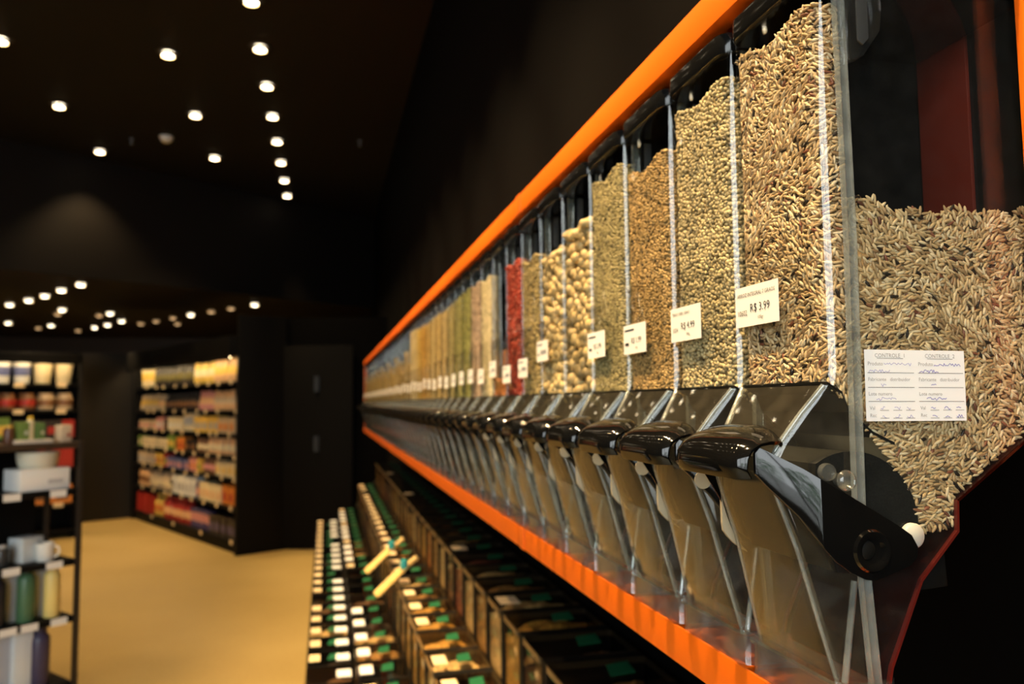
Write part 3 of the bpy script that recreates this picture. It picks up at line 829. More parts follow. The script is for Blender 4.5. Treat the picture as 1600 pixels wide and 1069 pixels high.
CARDS = {0: ([('ARROZ INTEGRAL 7 GRAOS', 0.0035, 0.0225, 0.0042, 'LEFT'), ('10602', 0.003, 0.0085, 0.0058, 'LEFT'), ('R$ 3.99', 0.0215, 0.0105, 0.0088, 'LEFT'), ('100gr', 0.032, 0.0045, 0.0036, 'LEFT')], 0.0545, 0.0),
         1: ([('TRIGO SARR. GRAO', 0.004, 0.0235, 0.0040, 'LEFT'), ('1024', 0.004, 0.0085, 0.0058, 'LEFT'), ('R$ 4.99', 0.0215, 0.0105, 0.0088, 'LEFT'), ('100g', 0.032, 0.0045, 0.0036, 'LEFT')], 0.0520, 0.0),
         2: ([('R$ 1.99', 0.0215, 0.0105, 0.0088, 'LEFT'), ('100g', 0.032, 0.0045, 0.0036, 'LEFT')], 0.0480, 0.0),
         3: ([('R$ 3,99', 0.0215, 0.0105, 0.0088, 'LEFT'), ('100g', 0.032, 0.0045, 0.0036, 'LEFT')], 0.0500, 0.0)}
blur_print = flat_mesh('printing', *bars([(0.004, 0.024, 0.034, 0.0265), (0.004, 0.009, 0.016, 0.0125), (0.022, 0.0105, 0.052, 0.0165)]), GREYINK)
CARDZ = {5: 0.058, 6: 0.038, 7: 0.032, 8: 0.046, 9: 0.036, 10: 0.040, 11: 0.040, 12: 0.038, 13: 0.036, 14: 0.040}

for n in range(NB):
    y = Y0 + n * PITCHB
    near = n < len(BINS)
    bn = empty('gravity_bin', (X0, y, EYE + ZB))
    if near:
        what = BINS[n][0]
        pos = 'nearest bin of the row' if n == 0 else '%s bin from the near end' % ORD[n]
        tag(bn, 'clear gravity bin of %s, %s' % (what, pos), 'dispenser', 'gravity bins in the orange rack')
    else:
        tag(bn, 'blurred gravity bin of golden grain, %s bin from the near end' % ORD[n], 'dispenser', 'gravity bins in the far stretch of the rack')
    for p in PARTS:
        if n > 0 and p in ('stop_plate',): continue
        if n > 7 and p in ('far_cap', 'gate_arc'): continue
        if n > 24 and p in ('clear_knob', 'knob_stud', 'pivot_pin', 'pivot_ring', 'far_cap', 'gate_arc', 'hinge_insert', 'stop_plate', 'chute_rib', 'white_cap', 'card_pocket'): continue
        link(PNAME.get(p, p), BM[p], bn)
    # price card
    if n != 4:
        zc_ = CARDS[n][1] if n in CARDS else CARDZ.get(n, 0.036 + 0.004 * ((n * 7) % 3))
        pc = link('price_card', card_me, bn, (0, 0, Z(zc_)))
        if n in CARDS:
            V, Fc = text_geo(CARDS[n][0])
            if n > 1:                           # the small line and the code are too blurred to read
                v2, f2 = bars([(0.004, 0.0242, 0.030, 0.0258), (0.005, 0.0088, 0.015, 0.0118)]); k_ = len(V); V = V + v2; Fc = Fc + [tuple(k_ + q for q in f) for f in f2]
            me = flat_mesh('printing', V, Fc, INK)
        else: me = blur_print
        link('printing', me, pc, (-0.0050, 0.106, 0.0), TEXTROT_X)
    # contents
    if near:
        what, c, kind, L, Wd, lev = BINS[n]
        if n == 0:
            cols = [(0.0, (0.012, 0.009, 0.007)), (0.045, (0.03, 0.018, 0.012)), (0.05, (0.21, 0.07, 0.04)), (0.072, (0.27, 0.11, 0.06)), (0.077, (0.30, 0.18, 0.085)), (0.30, (0.50, 0.34, 0.17)), (0.6, (0.64, 0.46, 0.24)), (0.85, (0.74, 0.57, 0.33)), (1.0, (0.84, 0.70, 0.47))]
            gm = ramp_mat('rice_kernels', cols, 0.42)
        else:
            gm = ramp_mat('kernels %s' % what, rampc(c, 0.35, 1.3, ((0.02, tuple(x * 0.12 for x in c)),) if kind != 'ball' else ()), 0.5)
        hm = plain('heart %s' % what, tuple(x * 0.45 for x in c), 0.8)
        me = fill('grain_fill', lev, kind, L, Wd, [gm, hm], {'rice': 2.3, 'chip': 2.3, 'ball': 2.0, 'coarse': 2.2}[kind], rear=REAR0 if n == 0 else None, inset=0.0006 if n else 0.0004,
                  slope=0.0)
        go = link('grain_fill', me, None, (X0, y, EYE + ZB))
        tag(go, '%s inside the %s' % (what, 'nearest gravity bin' if n == 0 else '%s gravity bin from the near end' % ORD[n]), 'grain', 'loose food in the gravity bins', 'stuff')
    else:
        kk = n % 4
        if kk not in far_meshes:
            c = [(0.50, 0.32, 0.08), (0.58, 0.40, 0.14), (0.42, 0.26, 0.08), (0.62, 0.46, 0.20)][kk]
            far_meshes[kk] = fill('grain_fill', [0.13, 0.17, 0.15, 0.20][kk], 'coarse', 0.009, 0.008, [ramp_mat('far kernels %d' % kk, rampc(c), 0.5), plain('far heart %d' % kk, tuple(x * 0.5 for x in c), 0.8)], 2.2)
        go = link('grain_fill', far_meshes[kk], None, (X0, y, EYE + ZB))
        tag(go, 'blurred golden grain inside the %s gravity bin from the near end' % ORD[n], 'grain', 'loose food in the far gravity bins', 'stuff')
    if n == 0: bin0 = bn

# the control label on the side of the nearest bin
LW, LH = 0.0775, 0.0470
cl = link('control_label', MB().box(0, 0, 0, LW, 0.0003, LH).mesh('control_label', BRIGHTPAPER, smooth=0), bin0, (0.0273, -0.0006, Z(-0.0157)), (0, math.radians(0.6), 0))
cl['label'] = 'white control label with two filled-in columns'
items, rules, hand = [], [], []
def squiggle(x0, x1, y, amp, seed):
    r_ = random.Random(seed); pts = []; x = x0
    while x < x1:
        pts.append((x, y + r_.uniform(-amp, amp))); x += r_.uniform(0.0006, 0.0013)
    return pts
def ribbon(pts, w):
    V, Fc = [], []
    for (a, b_) in zip(pts[:-1], pts[1:]):
        d_ = Vector((b_[0] - a[0], b_[1] - a[1])); n_ = Vector((-d_.y, d_.x)).normalized() * w
        k_ = len(V); V += [(a[0] - n_.x, a[1] - n_.y, 0), (b_[0] - n_.x, b_[1] - n_.y, 0), (b_[0] + n_.x, b_[1] + n_.y, 0), (a[0] + n_.x, a[1] + n_.y, 0)]; Fc.append((k_, k_ + 1, k_ + 2, k_ + 3))
    return V, Fc
for ci, (ox, ti) in enumerate(((0.0018, 'CONTROLE  1'), (0.0405, 'CONTROLE  2'))):
    wd = 0.0355
    items += [(ti, ox + 0.0175, 0.0420, 0.0037, 'CENTER'), ('Produto', ox + 0.0002, 0.0366, 0.0035, 'LEFT'), ('Fabricante   distribuidor', ox + 0.0002, 0.0264, 0.0033, 'LEFT'), ('Lote numero', ox + 0.0002, 0.0168, 0.0034, 'LEFT'), ('Val', ox + 0.0008, 0.0075, 0.0033, 'LEFT'), ('Rec', ox + 0.0008, 0.0027, 0.0033, 'LEFT')]
    rules += [(ox + 0.0075, 0.0412, ox + 0.0275, 0.04145)]
    rules += [(ox, yq, ox + wd, yq + 0.0003) for yq in (0.0316, 0.0220, 0.0128)]
    for xx in (0.0085, 0.0185, 0.0283): rules += [(ox + xx, 0.0070, ox + xx + 0.0068, 0.00725), (ox + xx, 0.0018, ox + xx + 0.0068, 0.00205)]
    for j, (x0_, x1_, yq) in enumerate(((0.0125, 0.034, 0.0375), (0.001, 0.017, 0.0330), (0.010, 0.014, 0.0236), (0.006, 0.022, 0.0146), (0.009, 0.013, 0.0086), (0.0195, 0.0245, 0.0086), (0.029, 0.033, 0.0086), (0.010, 0.014, 0.0032), (0.020, 0.024, 0.0032), (0.029, 0.034, 0.0032))):
        hand.append((squiggle(ox + x0_, ox + x1_, yq, 0.0011, 31 * ci + j), 0.00012 if ci == 0 else 0.00019))
V, Fc = text_geo(items)
link('printing', flat_mesh('printing', V, Fc, GREYINK), cl, (0, -0.0002, 0), (math.radians(90), 0, 0))
V, Fc = bars(rules)
link('ruled_lines', flat_mesh('ruled_lines', V, Fc, INK), cl, (0, -0.0002, 0), (math.radians(90), 0, 0))
V, Fc = [], []
for pts, w_ in hand:
    v, f = ribbon(pts, w_); k_ = len(V); V += v; Fc += [tuple(k_ + i for i in q) for q in f]
link('handwriting', flat_mesh('handwriting', V, Fc, BLUEINK), cl, (0, -0.0002, 0), (math.radians(90), 0, 0))

# ------------------------------------------------------------------ stepped scoop bins below
TIERS = [  # x0, x1, top (relative to eye), tub depth, first y, name
    (-0.060, 0.100, -0.95, 0.17, 2.48, 'front', ), (0.108, 0.258, -0.85, 0.18, 2.18, 'second'),
    (0.262, 0.405, -0.66, 0.19, 1.62, 'third'), (0.412, 0.610, -0.50, 0.17, 1.16, 'top')]
PT = 0.185
st = tag(empty('stepped_stand', (0.27, 3.8, 0)), 'black stepped stand under the gravity bins holding rows of scoop bins', 'display stand')
for i, (x0, x1, zt, dp, y0, nmw) in enumerate(TIERS):
    link('step', MB().box(x0 - 0.27, -3.3, 0, x1 - 0.27 + 0.004, 3.2, EYE + zt - dp - 0.004).mesh('step', BLACKWOOD, bev=0.003), st)
SMOKECLEAR = clear('scoop_bin_clear', (0.93, 0.92, 0.89), 0.05, f0=0.04, gmax=0.5)
EDGE = plain('scoop_bin_edge', (0.05, 0.035, 0.02), 0.3)
protos = {}
for i, (x0, x1, zt, dp, y0, nmw) in enumerate(TIERS):
    w, d = x1 - x0, PT - (0.016 if i < 2 else 0.036)
    A = [[(p[0], p[1], z) for p in rrect(0, w, 0, d, 0.006, 3)] for z in (0, dp)]
    B = [[(p[0], p[1], z) for p in rrect(0.003, w - 0.003, 0.003, d - 0.003, 0.004, 3)] for z in (0.003, dp)]
    tub = MB().shell(A, B); tub.box(0.002, 0.002, 0, w - 0.002, d - 0.002, 0.003)
    lidm = MB().box(0.001, 0.001, dp + 0.001, w - 0.001, d - 0.001, dp + 0.004)
    rim = MB()
    A = [[(p[0], p[1], z) for p in rrect(-0.001, w + 0.001, -0.001, d + 0.001, 0.006, 3)] for z in (dp - 0.012, dp)]
    B = [[(p[0], p[1], z) for p in rrect(0.0, w, 0, d, 0.006, 3)] for z in (dp - 0.012, dp)]
    rim.shell(A, B)
    div = MB().box(0.0, d + 0.001, 0, w, PT - 0.002, dp + 0.001)
    stick = MB().prism([(w * 0.46, d * 0.30), (w * 0.72, d * 0.36), (w * 0.76, d * 0.78), (w * 0.52, d * 0.70)], 2, dp + 0.0042, dp + 0.0048)
    card = MB().box(w * 0.05, d * 0.26, dp + 0.0042, w * 0.30, d * 0.74, dp + 0.0050)
    wcard = MB().box(w * (0.66 if i == 0 else 0.02), d * 0.20, dp + 0.0052, w * (0.97 if i == 0 else 0.30), d * 0.66, dp + 0.0060)
    clip = MB().box(-0.0035, d * 0.1, dp - 0.010, -0.0012, d * 0.9, dp + 0.001)
    protos[i] = dict(tub=tub.mesh('tub', SMOKECLEAR, smooth=30), lid=lidm.mesh('lid', SMOKECLEAR, smooth=0), rim=rim.mesh('rim', EDGE if i > 1 else BLACKWOOD, smooth=30),
                     divider=div.mesh('divider', BLACKWOOD, smooth=0), sticker=stick.mesh('sticker', GREEN, smooth=0), price_card=card.mesh('price_card', CREAMPAPER, smooth=0),
                     white_card=wcard.mesh('white_card', BRIGHTPAPER, smooth=0), front_edge=clip.mesh('front_edge', plain('amber_edge', (0.26, 0.15, 0.05), 0.4), smooth=0))
    # heaped contents, three shapes
    hs = []
    for k in range(3):
        rr = random.Random(50 * i + k); mb = MB(); G = []
        nx, ny = 9, 9; lvl = dp * (0.55 + 0.14 * k)
        for a in range(nx):
            row = []
            for c in range(ny):
                e = min(a, nx - 1 - a, c, ny - 1 - c)
                row.append((0.004 + (w - 0.008) * a / (nx - 1), 0.004 + (d - 0.008) * c / (ny - 1), lvl + rr.uniform(-0.007, 0.007) + 0.012 * math.sin(a * 0.6 + k) * math.cos(c * 0.5)))
            G.append(row)
        mb.shell(G, [[(p[0], p[1], 0.0045) for p in row] for row in G])
        hs.append(mb.mesh('heaped_food', plain('heaped_food', (0.2, 0.1, 0.04), 0.6), smooth=0))
    protos[i]['heap'] = hs
HEAPC = [('brown', (0.16, 0.075, 0.028)), ('tan', (0.42, 0.22, 0.06)), ('dark', (0.035, 0.02, 0.012)), ('cream', (0.66, 0.44, 0.18)), ('orange', (0.55, 0.20, 0.04)), ('reddish', (0.24, 0.06, 0.03)), ('golden', (0.56, 0.29, 0.05))]
HEAPM = [plain('heap_%s' % n_, c, 0.6, var=0.45, scale=90, bump=0.8) for n_, c in HEAPC]
for i, (x0, x1, zt, dp, y0, nmw) in enumerate(TIERS):
    j = 0; y = y0
    while y < 6.6:
        rr = random.Random(1000 * i + j)
        o = empty('scoop_bin', (x0, y, EYE + zt - dp))
        tag(o, 'clear scoop bin in the %s tier of the stand, %s from the near end' % (nmw, ORD[j]), 'bin', 'scoop bins on the stepped stand')
        pr = protos[i]
        for p in ('tub', 'lid', 'rim', 'divider'): link(p, pr[p], o)
        if rr.random() < 0.9: link('sticker', pr['sticker'], o)
        if i < 3 and rr.random() < 0.92 and not (i == 1 and 3.45 < y < 4.2): link('price_card', pr['price_card'], o)
        elif i == 3 and rr.random() < 0.25: link('price_card', pr['price_card'], o)
        if (i == 0 and rr.random() < 0.9) or (i == 1 and rr.random() < 0.75 and not 3.3 < y < 4.3): link('white_card', pr['white_card'], o)
        if i >= 2: link('front_edge', pr['front_edge'], o)
        ci = rr.choice([1, 3, 4, 6, 6, 1, 0, 5]) if i >= 2 else rr.choice([0, 2, 0, 1, 2, 3])
        hp = link('heaped_food', pr['heap'][rr.randrange(3) if i < 2 else rr.choice((1, 2, 2))], None, (x0, y, EYE + zt - dp))
        hp.material_slots[0].link = 'OBJECT'; hp.material_slots[0].material = HEAPM[ci]
        tag(hp, '%s dried food in the %s scoop bin from the near end, %s tier' % (HEAPC[ci][0], ORD[j], nmw), 'dried food', 'dried food in the scoop bins', 'stuff')
        y += PT; j += 1

# two wooden scoops standing askew on the third tier
for (x, y, z, lab) in ((0.262, 3.34, -0.61, 'pale wooden scoop with teal grip leaning over the third tier, the farther one'), (0.278, 2.98, -0.62, 'pale wooden scoop with teal grip leaning over the third tier, the nearer one')):
    o = tag(empty('scoop', (x, y, EYE + z), math.radians(20)), lab, 'scoop', 'wooden scoops on the stepped stand')
    A = [[(-0.10 + 0.11 * u, -0.028 + 0.056 * v, -0.075 + 0.085 * u + 0.010 * (2 * v - 1) ** 2) for v in (0, 0.25, 0.5, 0.75, 1)] for u in (0, 0.15, 0.5, 0.85, 1)]
    B = [[(p[0] + 0.002, p[1], p[2] - 0.003) for p in r] for r in A]
    link('blade', MB().shell(A, B).mesh('blade', WOOD, smooth=50), o)
    link('handle', MB().tube([(0.0, 0, 0.006), (0.03, 0, 0.026), (0.06, 0, 0.045)], [0.009, 0.008, 0.010], 10).mesh('handle', WOOD), o)
    link('grip', MB().lathe([(0.013, 0.010), (0.015, 0.022), (0.011, 0.042), (0.0001, 0.046)], 14, (0.008, 0.0, 0)).mesh('grip', TEAL), o)

# ------------------------------------------------------------------ shelf furniture and products
def pmat(col, rough=0.45):
    return plain('product_%.2f_%.2f_%.2f' % col, col, rough)
PCACHE = {}
def product(kind, w, h, d, col, col2):
    """origin at the base centre; front faces +y. one small mesh per product"""
    key = (kind, w, h, d, col, col2)
    if key in PCACHE: return PCACHE[key]
    mb = MB(); mats = [pmat(col), pmat(col2)]
    if kind == 'box':
        mb.box(-w / 2, -d, 0, w / 2, 0, h, 0)
        mb.box(-w * 0.36, 0, h * 0.2, w * 0.36, 0.0012, h * 0.62, 1)
        me = mb.mesh('box', mats, bev=0.0015, seg=1)
    elif kind == 'pouch':
        A, B = [], []
        for k in range(7):
            t = k / 6; z = h * t
            th = d * 0.5 * (1.0 - t) ** 0.55 * (0.55 + 0.45 * min(1, t * 5)); ww = w * (0.94 + 0.06 * math.cos(t * 6.28))
            A.append([(-ww / 2 + ww * u, -d / 2 + max(0.002, th * math.sin(math.pi * u) ** 0.5), z) for u in (0.0, 0.2, 0.5, 0.8, 1.0)])
            B.append([(-ww / 2 + ww * u, -d / 2 - max(0.002, th * math.sin(math.pi * u) ** 0.5), z) for u in (0.0, 0.2, 0.5, 0.8, 1.0)])
        mb.shell(A, B, 0)
        for f_i, f in enumerate(mb.f):
            zz = sum(mb.v[v][2] for v in f) / len(f)
            if h * 0.3 < zz < h * 0.62: mb.m[f_i] = 1
        me = mb.mesh('pouch', mats, smooth=60)
    elif kind == 'jar':
        r = w / 2
        mb.lathe([(r * 0.92, 0), (r, h * 0.04), (r, h * 0.25)], 14, (0, -r, 0), 2, 0)
        mb.lathe([(r, h * 0.25), (r * 1.01, h * 0.26), (r * 1.01, h * 0.62), (r, h * 0.63)], 14, (0, -r, 0), 2, 1)
        mb.lathe([(r, h * 0.63), (r, h * 0.74), (r * 0.82, h * 0.83), (r * 0.80, h * 0.85)], 14, (0, -r, 0), 2, 0)
        mb.lathe([(r * 0.88, h * 0.85), (r * 0.88, h), (0.0001, h)], 14, (0, -r, 0), 2, 0)
        me = mb.mesh('jar', mats, smooth=50)
    elif kind == 'bottle':
        r = w / 2
        mb.lathe([(r * 0.9, 0), (r, h * 0.03), (r, h * 0.22)], 14, (0, -r, 0), 2, 0)
        mb.lathe([(r, h * 0.22), (r * 1.01, h * 0.23), (r * 1.01, h * 0.50), (r, h * 0.51)], 14, (0, -r, 0), 2, 1)
        mb.lathe([(r, h * 0.51), (r, h * 0.62), (r * 0.75, h * 0.74), (r * 0.38, h * 0.82), (r * 0.36, h * 0.92), (r * 0.42, h * 0.925), (r * 0.42, h), (0.0001, h)], 14, (0, -r, 0), 2, 0)
        me = mb.mesh('bottle', mats, smooth=50)
    else:                                     # tub: a cup widening to the top, with a lid
        r = w / 2
        mb.lathe([(r * 0.74, 0), (r * 0.76, h * 0.03), (r * 0.84, h * 0.35)], 16, (0, -r, 0), 2, 0)
        mb.lathe([(r * 0.84, h * 0.35), (r * 0.93, h * 0.80)], 16, (0, -r, 0), 2, 1)
        mb.lathe([(r * 0.93, h * 0.80), (r * 0.96, h * 0.90), (r, h * 0.91), (r, h * 0.97), (r * 0.9, h), (0.0001, h)], 16, (0, -r, 0), 2, 0)
        me = mb.mesh('tub', mats, smooth=50)
    PCACHE[key] = me
    return me
ROWN = ['top', 'second', 'third', 'fourth', 'fifth', 'sixth', 'bottom']
CN = [('white', (0.82, 0.80, 0.74)), ('cream', (0.80, 0.66, 0.40)), ('yellow', (0.80, 0.52, 0.10)), ('orange', (0.72, 0.24, 0.04)), ('red', (0.42, 0.03, 0.02)), ('pink', (0.70, 0.30, 0.26)),
      ('brown', (0.22, 0.10, 0.04)), ('dark', (0.03, 0.022, 0.018)), ('green', (0.16, 0.26, 0.05)), ('beige', (0.60, 0.45, 0.28)), ('blue', (0.12, 0.14, 0.30)), ('purple', (0.08, 0.06, 0.16)), ('grey', (0.42, 0.42, 0.42)),
      ('olive', (0.16, 0.13, 0.04)), ('peach', (0.78, 0.46, 0.22))]
CD = dict(CN)
KINDW = {'box': 'carton', 'pouch': 'pouch', 'jar': 'jar', 'bottle': 'bottle', 'tub': 'tub'}

def tags_on(unit, xs, z, w=0.045, h=0.028, mat=None):
    for x in xs:
        link('price_tag', MB().box(x - w / 2, 0.0005, z - h, x + w / 2, 0.0025, z).mesh('price_tag', mat or CREAMPAPER, smooth=0), unit)

# far wall unit: front right corner at (-0.845, 8.44), runs away to the charcoal panel
UA = math.atan2(0.885, -0.465)
U1 = tag(empty('wall_shelf_unit', (-0.845, 8.44, 0), UA), 'tall black wall shelf unit with seven stocked shelves across the tan floor', 'shelf unit')
UL = 3.50
SH = [1.735, 1.435, 1.195, 0.965, 0.745, 0.455, 0.12]
def upart(u, name, mb, mat=BLACKWOOD, bev=0.003): return link(name, mb.mesh(name, mat, bev=bev), u)
upart(U1, 'end_panel', MB().box(-0.05, -0.48, 0, 0.0, 0.03, EYE + 0.90))
upart(U1, 'end_panel', MB().box(UL, -0.48, 0, UL + 0.04, 0.02, EYE + 0.69))
upart(U1, 'back_board', MB().box(0, -0.48, 0, UL, -0.46, EYE + 0.68))
upart(U1, 'header', MB().box(0, -0.48, EYE + 0.48, UL, 0.115, EYE + 0.69))
upart(U1, 'header_lip', MB().box(0, 0.100, EYE + 0.450, UL, 0.114, EYE + 0.479))
upart(U1, 'plinth', MB().box(0, -0.46, 0, UL, -0.02, 0.08))
for z in SH:
    upart(U1, 'shelf_board', MB().box(0.0, -0.46, z - 0.03, UL, 0.0, z))
led = upart(U1, 'light_strip', MB().box(0.1, 0.055, EYE + 0.470, UL - 0.02, 0.085, EYE + 0.4795), emit('shelf_led', (1.0, 0.74, 0.38), 26.0), 0)
rows = [
    [('tub', 4, 'cream', 'yellow', .125, .23), ('jar', 9, 'dark', 'olive', .135, .22), ('pouch', 4, 'yellow', 'cream', .13, .235), ('pouch', 6, 'peach', 'yellow', .115, .25)],
    [('pouch', 6, 'beige', 'yellow', .115, .20), ('jar', 3, 'beige', 'peach', .10, .19), ('bottle', 9, 'dark', 'brown', .12, .20), ('pouch', 4, 'pink', 'peach', .115, .21), ('pouch', 7, 'peach', 'beige', .105, .21)],
    [('box', 6, 'beige', 'pink', .13, .11), ('box', 2, 'pink', 'white', .12, .15), ('box', 1, 'dark', 'brown', .14, .13), ('box', 4, 'cream', 'white', .13, .15), ('tub', 3, 'cream', 'grey', .13, .20), ('box', 5, 'yellow', 'grey', .15, .17), ('box', 4, 'beige', 'orange', .15, .17)],
    [('box', 1, 'green', 'cream', .11, .13), ('box', 6, 'cream', 'beige', .13, .12), ('box', 2, 'green', 'yellow', .12, .17), ('box', 2, 'orange', 'red', .12, .15), ('box', 2, 'dark', 'brown', .14, .13), ('jar', 2, 'brown', 'cream', .11, .15), ('jar', 6, 'peach', 'cream', .115, .17)],
    [('box', 5, 'beige', 'grey', .12, .15), ('box', 2, 'yellow', 'red', .12, .16), ('box', 1, 'red', 'green', .12, .16), ('box', 5, 'blue', 'pink', .12, .12), ('box', 2, 'pink', 'orange', .12, .15), ('box', 1, 'yellow', 'green', .11, .15), ('jar', 3, 'brown', 'pink', .105, .16), ('box', 4, 'cream', 'yellow', .14, .15)],
    [('jar', 4, 'peach', 'brown', .105, .20), ('bottle', 6, 'beige', 'cream', .12, .21), ('box', 1, 'dark', 'cream', .10, .14), ('box', 6, 'white', 'grey', .115, .22), ('box', 1, 'purple', 'pink', .10, .18), ('box', 5, 'cream', 'peach', .12, .19), ('box', 3, 'orange', 'red', .14, .20)],
    [('box', 4, 'red', 'red', .15, .24), ('bottle', 2, 'yellow', 'orange', .13, .28), ('bottle', 6, 'red', 'peach', .135, .29), ('tub', 4, 'purple', 'pink', .13, .22), ('box', 5, 'dark', 'purple', .14, .20)],
]
for ri, row in enumerate(rows):
    tot = sum(n_ * w_ for _, n_, _, _, w_, _ in row); gap = (UL - 0.10) - tot
    sc = min(1.0, (UL - 0.08) / tot)
    x = UL - 0.04; idx = 0
    g_ = max(0.0, gap) / sum(n_ for _, n_, *_ in row)
    for kind, n_, c1, c2, w_, h_ in row:
        for q in range(n_):
            w2 = w_ * sc + g_; x -= w2
            rr = random.Random(ri * 100 + idx)
            me = product(kind, round(w_ * sc * 0.94, 3), round(h_ * rr.choice((0.97, 1.0, 1.03)), 3), 0.10 if kind == 'box' else 0.09, CD[c1], CD[c2])
            o = link({'box': 'carton'}.get(kind, kind), me, None)
            xl, yl = x + w2 / 2, -0.025 - rr.uniform(0, 0.02)
            o.location = (-0.845 + xl * math.cos(UA) - yl * math.sin(UA), 8.44 + xl * math.sin(UA) + yl * math.cos(UA), SH[ri] + 0.0005)
            o.rotation_euler = (0, 0, UA + rr.uniform(-0.05, 0.05))
            pos = ORD[idx] if idx < len(ORD) else 'last'
            tag(o, '%s %s on the %s shelf of the wall unit, %s from the charcoal panel' % (c1, KINDW[kind], ROWN[ri], pos), KINDW[kind], 'products on the %s shelf of the wall unit' % ROWN[ri])
            idx += 1
    rr = random.Random(ri)
    tags_on(U1, [0.15 + 0.36 * k + rr.uniform(-0.1, 0.1) for k in range(9)] if ri != 6 else [0.15, 1.0, 1.9, 2.7], SH[ri] + 0.008, 0.07, 0.042)

# second unit behind the stand
U2A = math.atan2(-0.465, -0.885)
U2P = (-2.77, 10.10)
U2 = tag(empty('corner_shelf_unit', (U2P[0], U2P[1], 0), U2A), 'black shelf unit of bagged goods behind the gift stand, beside the charcoal panel', 'shelf unit')
UL2 = 2.0
SH2 = [EYE + 0.255, EYE - 0.045, EYE - 0.36, EYE - 0.70, 0.4, 0.1]
upart(U2, 'end_panel', MB().box(-0.03, -0.45, 0, 0.0, 0.02, EYE + 0.60), CHARCOAL)
upart(U2, 'end_panel', MB().box(UL2, -0.45, 0, UL2 + 0.03, 0.02, EYE + 0.60))
upart(U2, 'back_board', MB().box(0, -0.45, 0, UL2, -0.43, EYE + 0.60))
upart(U2, 'header', MB().box(0, -0.45, EYE + 0.52, UL2, 0.115, EYE + 0.60))
upart(U2, 'light_strip', MB().box(0.05, 0.055, EYE + 0.508, UL2 - 0.1, 0.085, EYE + 0.5195), emit('shelf_led', (1.0, 0.74, 0.38), 26.0), 0)
upart(U2, 'header_lip', MB().box(0, 0.100, EYE + 0.488, UL2, 0.114, EYE + 0.52))
for z in SH2: upart(U2, 'shelf_board', MB().box(0, -0.43, z - 0.03, UL2, 0, z))
rows2 = [
    ([('tub', 2, 'cream', 'cream', .215, .225), ('tub', 2, 'white', 'blue', .195, .235), ('pouch', 1, 'red', 'red', .17, .24), ('tub', 2, 'white', 'blue', .195, .23), ('pouch', 2, 'yellow', 'cream', .17, .22)], 0),
    ([('jar', 2, 'beige', 'brown', .19, .19), ('jar', 2, 'brown', 'red', .19, .19), ('jar', 2, 'brown', 'peach', .19, .18), ('jar', 3, 'beige', 'peach', .19, .18)], 1),
    ([('box', 1, 'red', 'red', .13, .20), ('box', 3, 'dark', 'red', .17, .20), ('box', 1, 'green', 'yellow', .17, .24), ('box', 3, 'orange', 'red', .17, .22)], 2),
    ([('box', 2, 'red', 'red', .20, .27), ('box', 3, 'cream', 'red', .18, .25), ('box', 3, 'brown', 'red', .18, .25)], 3),
    ([('box', 4, 'orange', 'brown', .2, .2)], 4)]
for row, ri in rows2:
    x = 0.03; idx = 0
    for kind, n_, c1, c2, w_, h_ in row:
        for q in range(n_):
            me = product(kind, round(w_ * 0.95, 3), h_, 0.12, CD[c1], CD[c2])
            o = link({'box': 'carton'}.get(kind, kind), me, None)
            xl, yl = x + w_ / 2, -0.03
            o.location = (U2P[0] + xl * math.cos(U2A) - yl * math.sin(U2A), U2P[1] + xl * math.sin(U2A) + yl * math.cos(U2A), SH2[ri] + 0.0005)
            o.rotation_euler = (0, 0, U2A)
            tag(o, '%s %s on the %s shelf of the corner unit, %s from the charcoal panel' % (c1, KINDW[kind], ROWN[ri], ORD[idx]), KINDW[kind], 'products on the corner unit')
            x += w_; idx += 1
    tags_on(U2, [0.18 + 0.42 * k for k in range(4)], SH2[ri] + 0.01, 0.10, 0.05)

# gift stand in the left foreground
SA = math.atan2(-0.64, -0.77)
SP = (-1.195, 4.41)
S1 = tag(empty('gift_stand', (SP[0], SP[1], 0), SA), 'black open gift stand with bowls and bottles at the edge of the aisle', 'shelf unit')
SHS = [EYE - 0.180, EYE - 0.410, EYE - 0.755, EYE - 1.030, EYE - 1.345]
for (x, y) in ((0.0, 0.0), (0.0, -0.36), (0.9, 0.0), (0.9, -0.36)):
    upart(S1, 'post', MB().box(x - 0.012, y - 0.012, 0, x + 0.012, y + 0.012, EYE - 0.175), plain('dark_steel_post', (0.02, 0.015, 0.011), 0.4))
for i, z in enumerate(SHS):
    upart(S1, 'shelf_board', MB().box(0.012 if i else -0.01, -0.35, z - 0.032, 0.89, 0.0, z), plain('dark_brown_board', (0.05, 0.03, 0.018), 0.4) if i == 0 else BLACKWOOD)
upart(S1, 'back_board', MB().box(0.06, -0.365, 0.1, 0.89, -0.35, EYE - 0.2))
px_ = lambda p: (118 - p) * 0.00264
def on_stand(name, mesh_fn, p, shelf, yl, lab, cat, rot=0.0, zoff=0.0):
    xl = px_(p)
    o = empty(name, (SP[0] + xl * math.cos(SA) - yl * math.sin(SA), SP[1] + xl * math.sin(SA) + yl * math.cos(SA), SHS[shelf] + 0.0005 + zoff), SA + rot)
    tag(o, lab, cat)
    mesh_fn(o)
    return o
def carton(w, d, h, col, lab_col=None):
    def f(o):
        link('carton', MB().box(-w / 2, -d / 2, 0, w / 2, d / 2, h).mesh('carton', pmat(col, 0.5), bev=0.004), o)
        if lab_col: link('print', MB().box(-w * 0.36, d / 2, h * 0.3, -w * 0.05, d / 2 + 0.001, h * 0.5).mesh('print', pmat(lab_col), smooth=0), o)
    return f
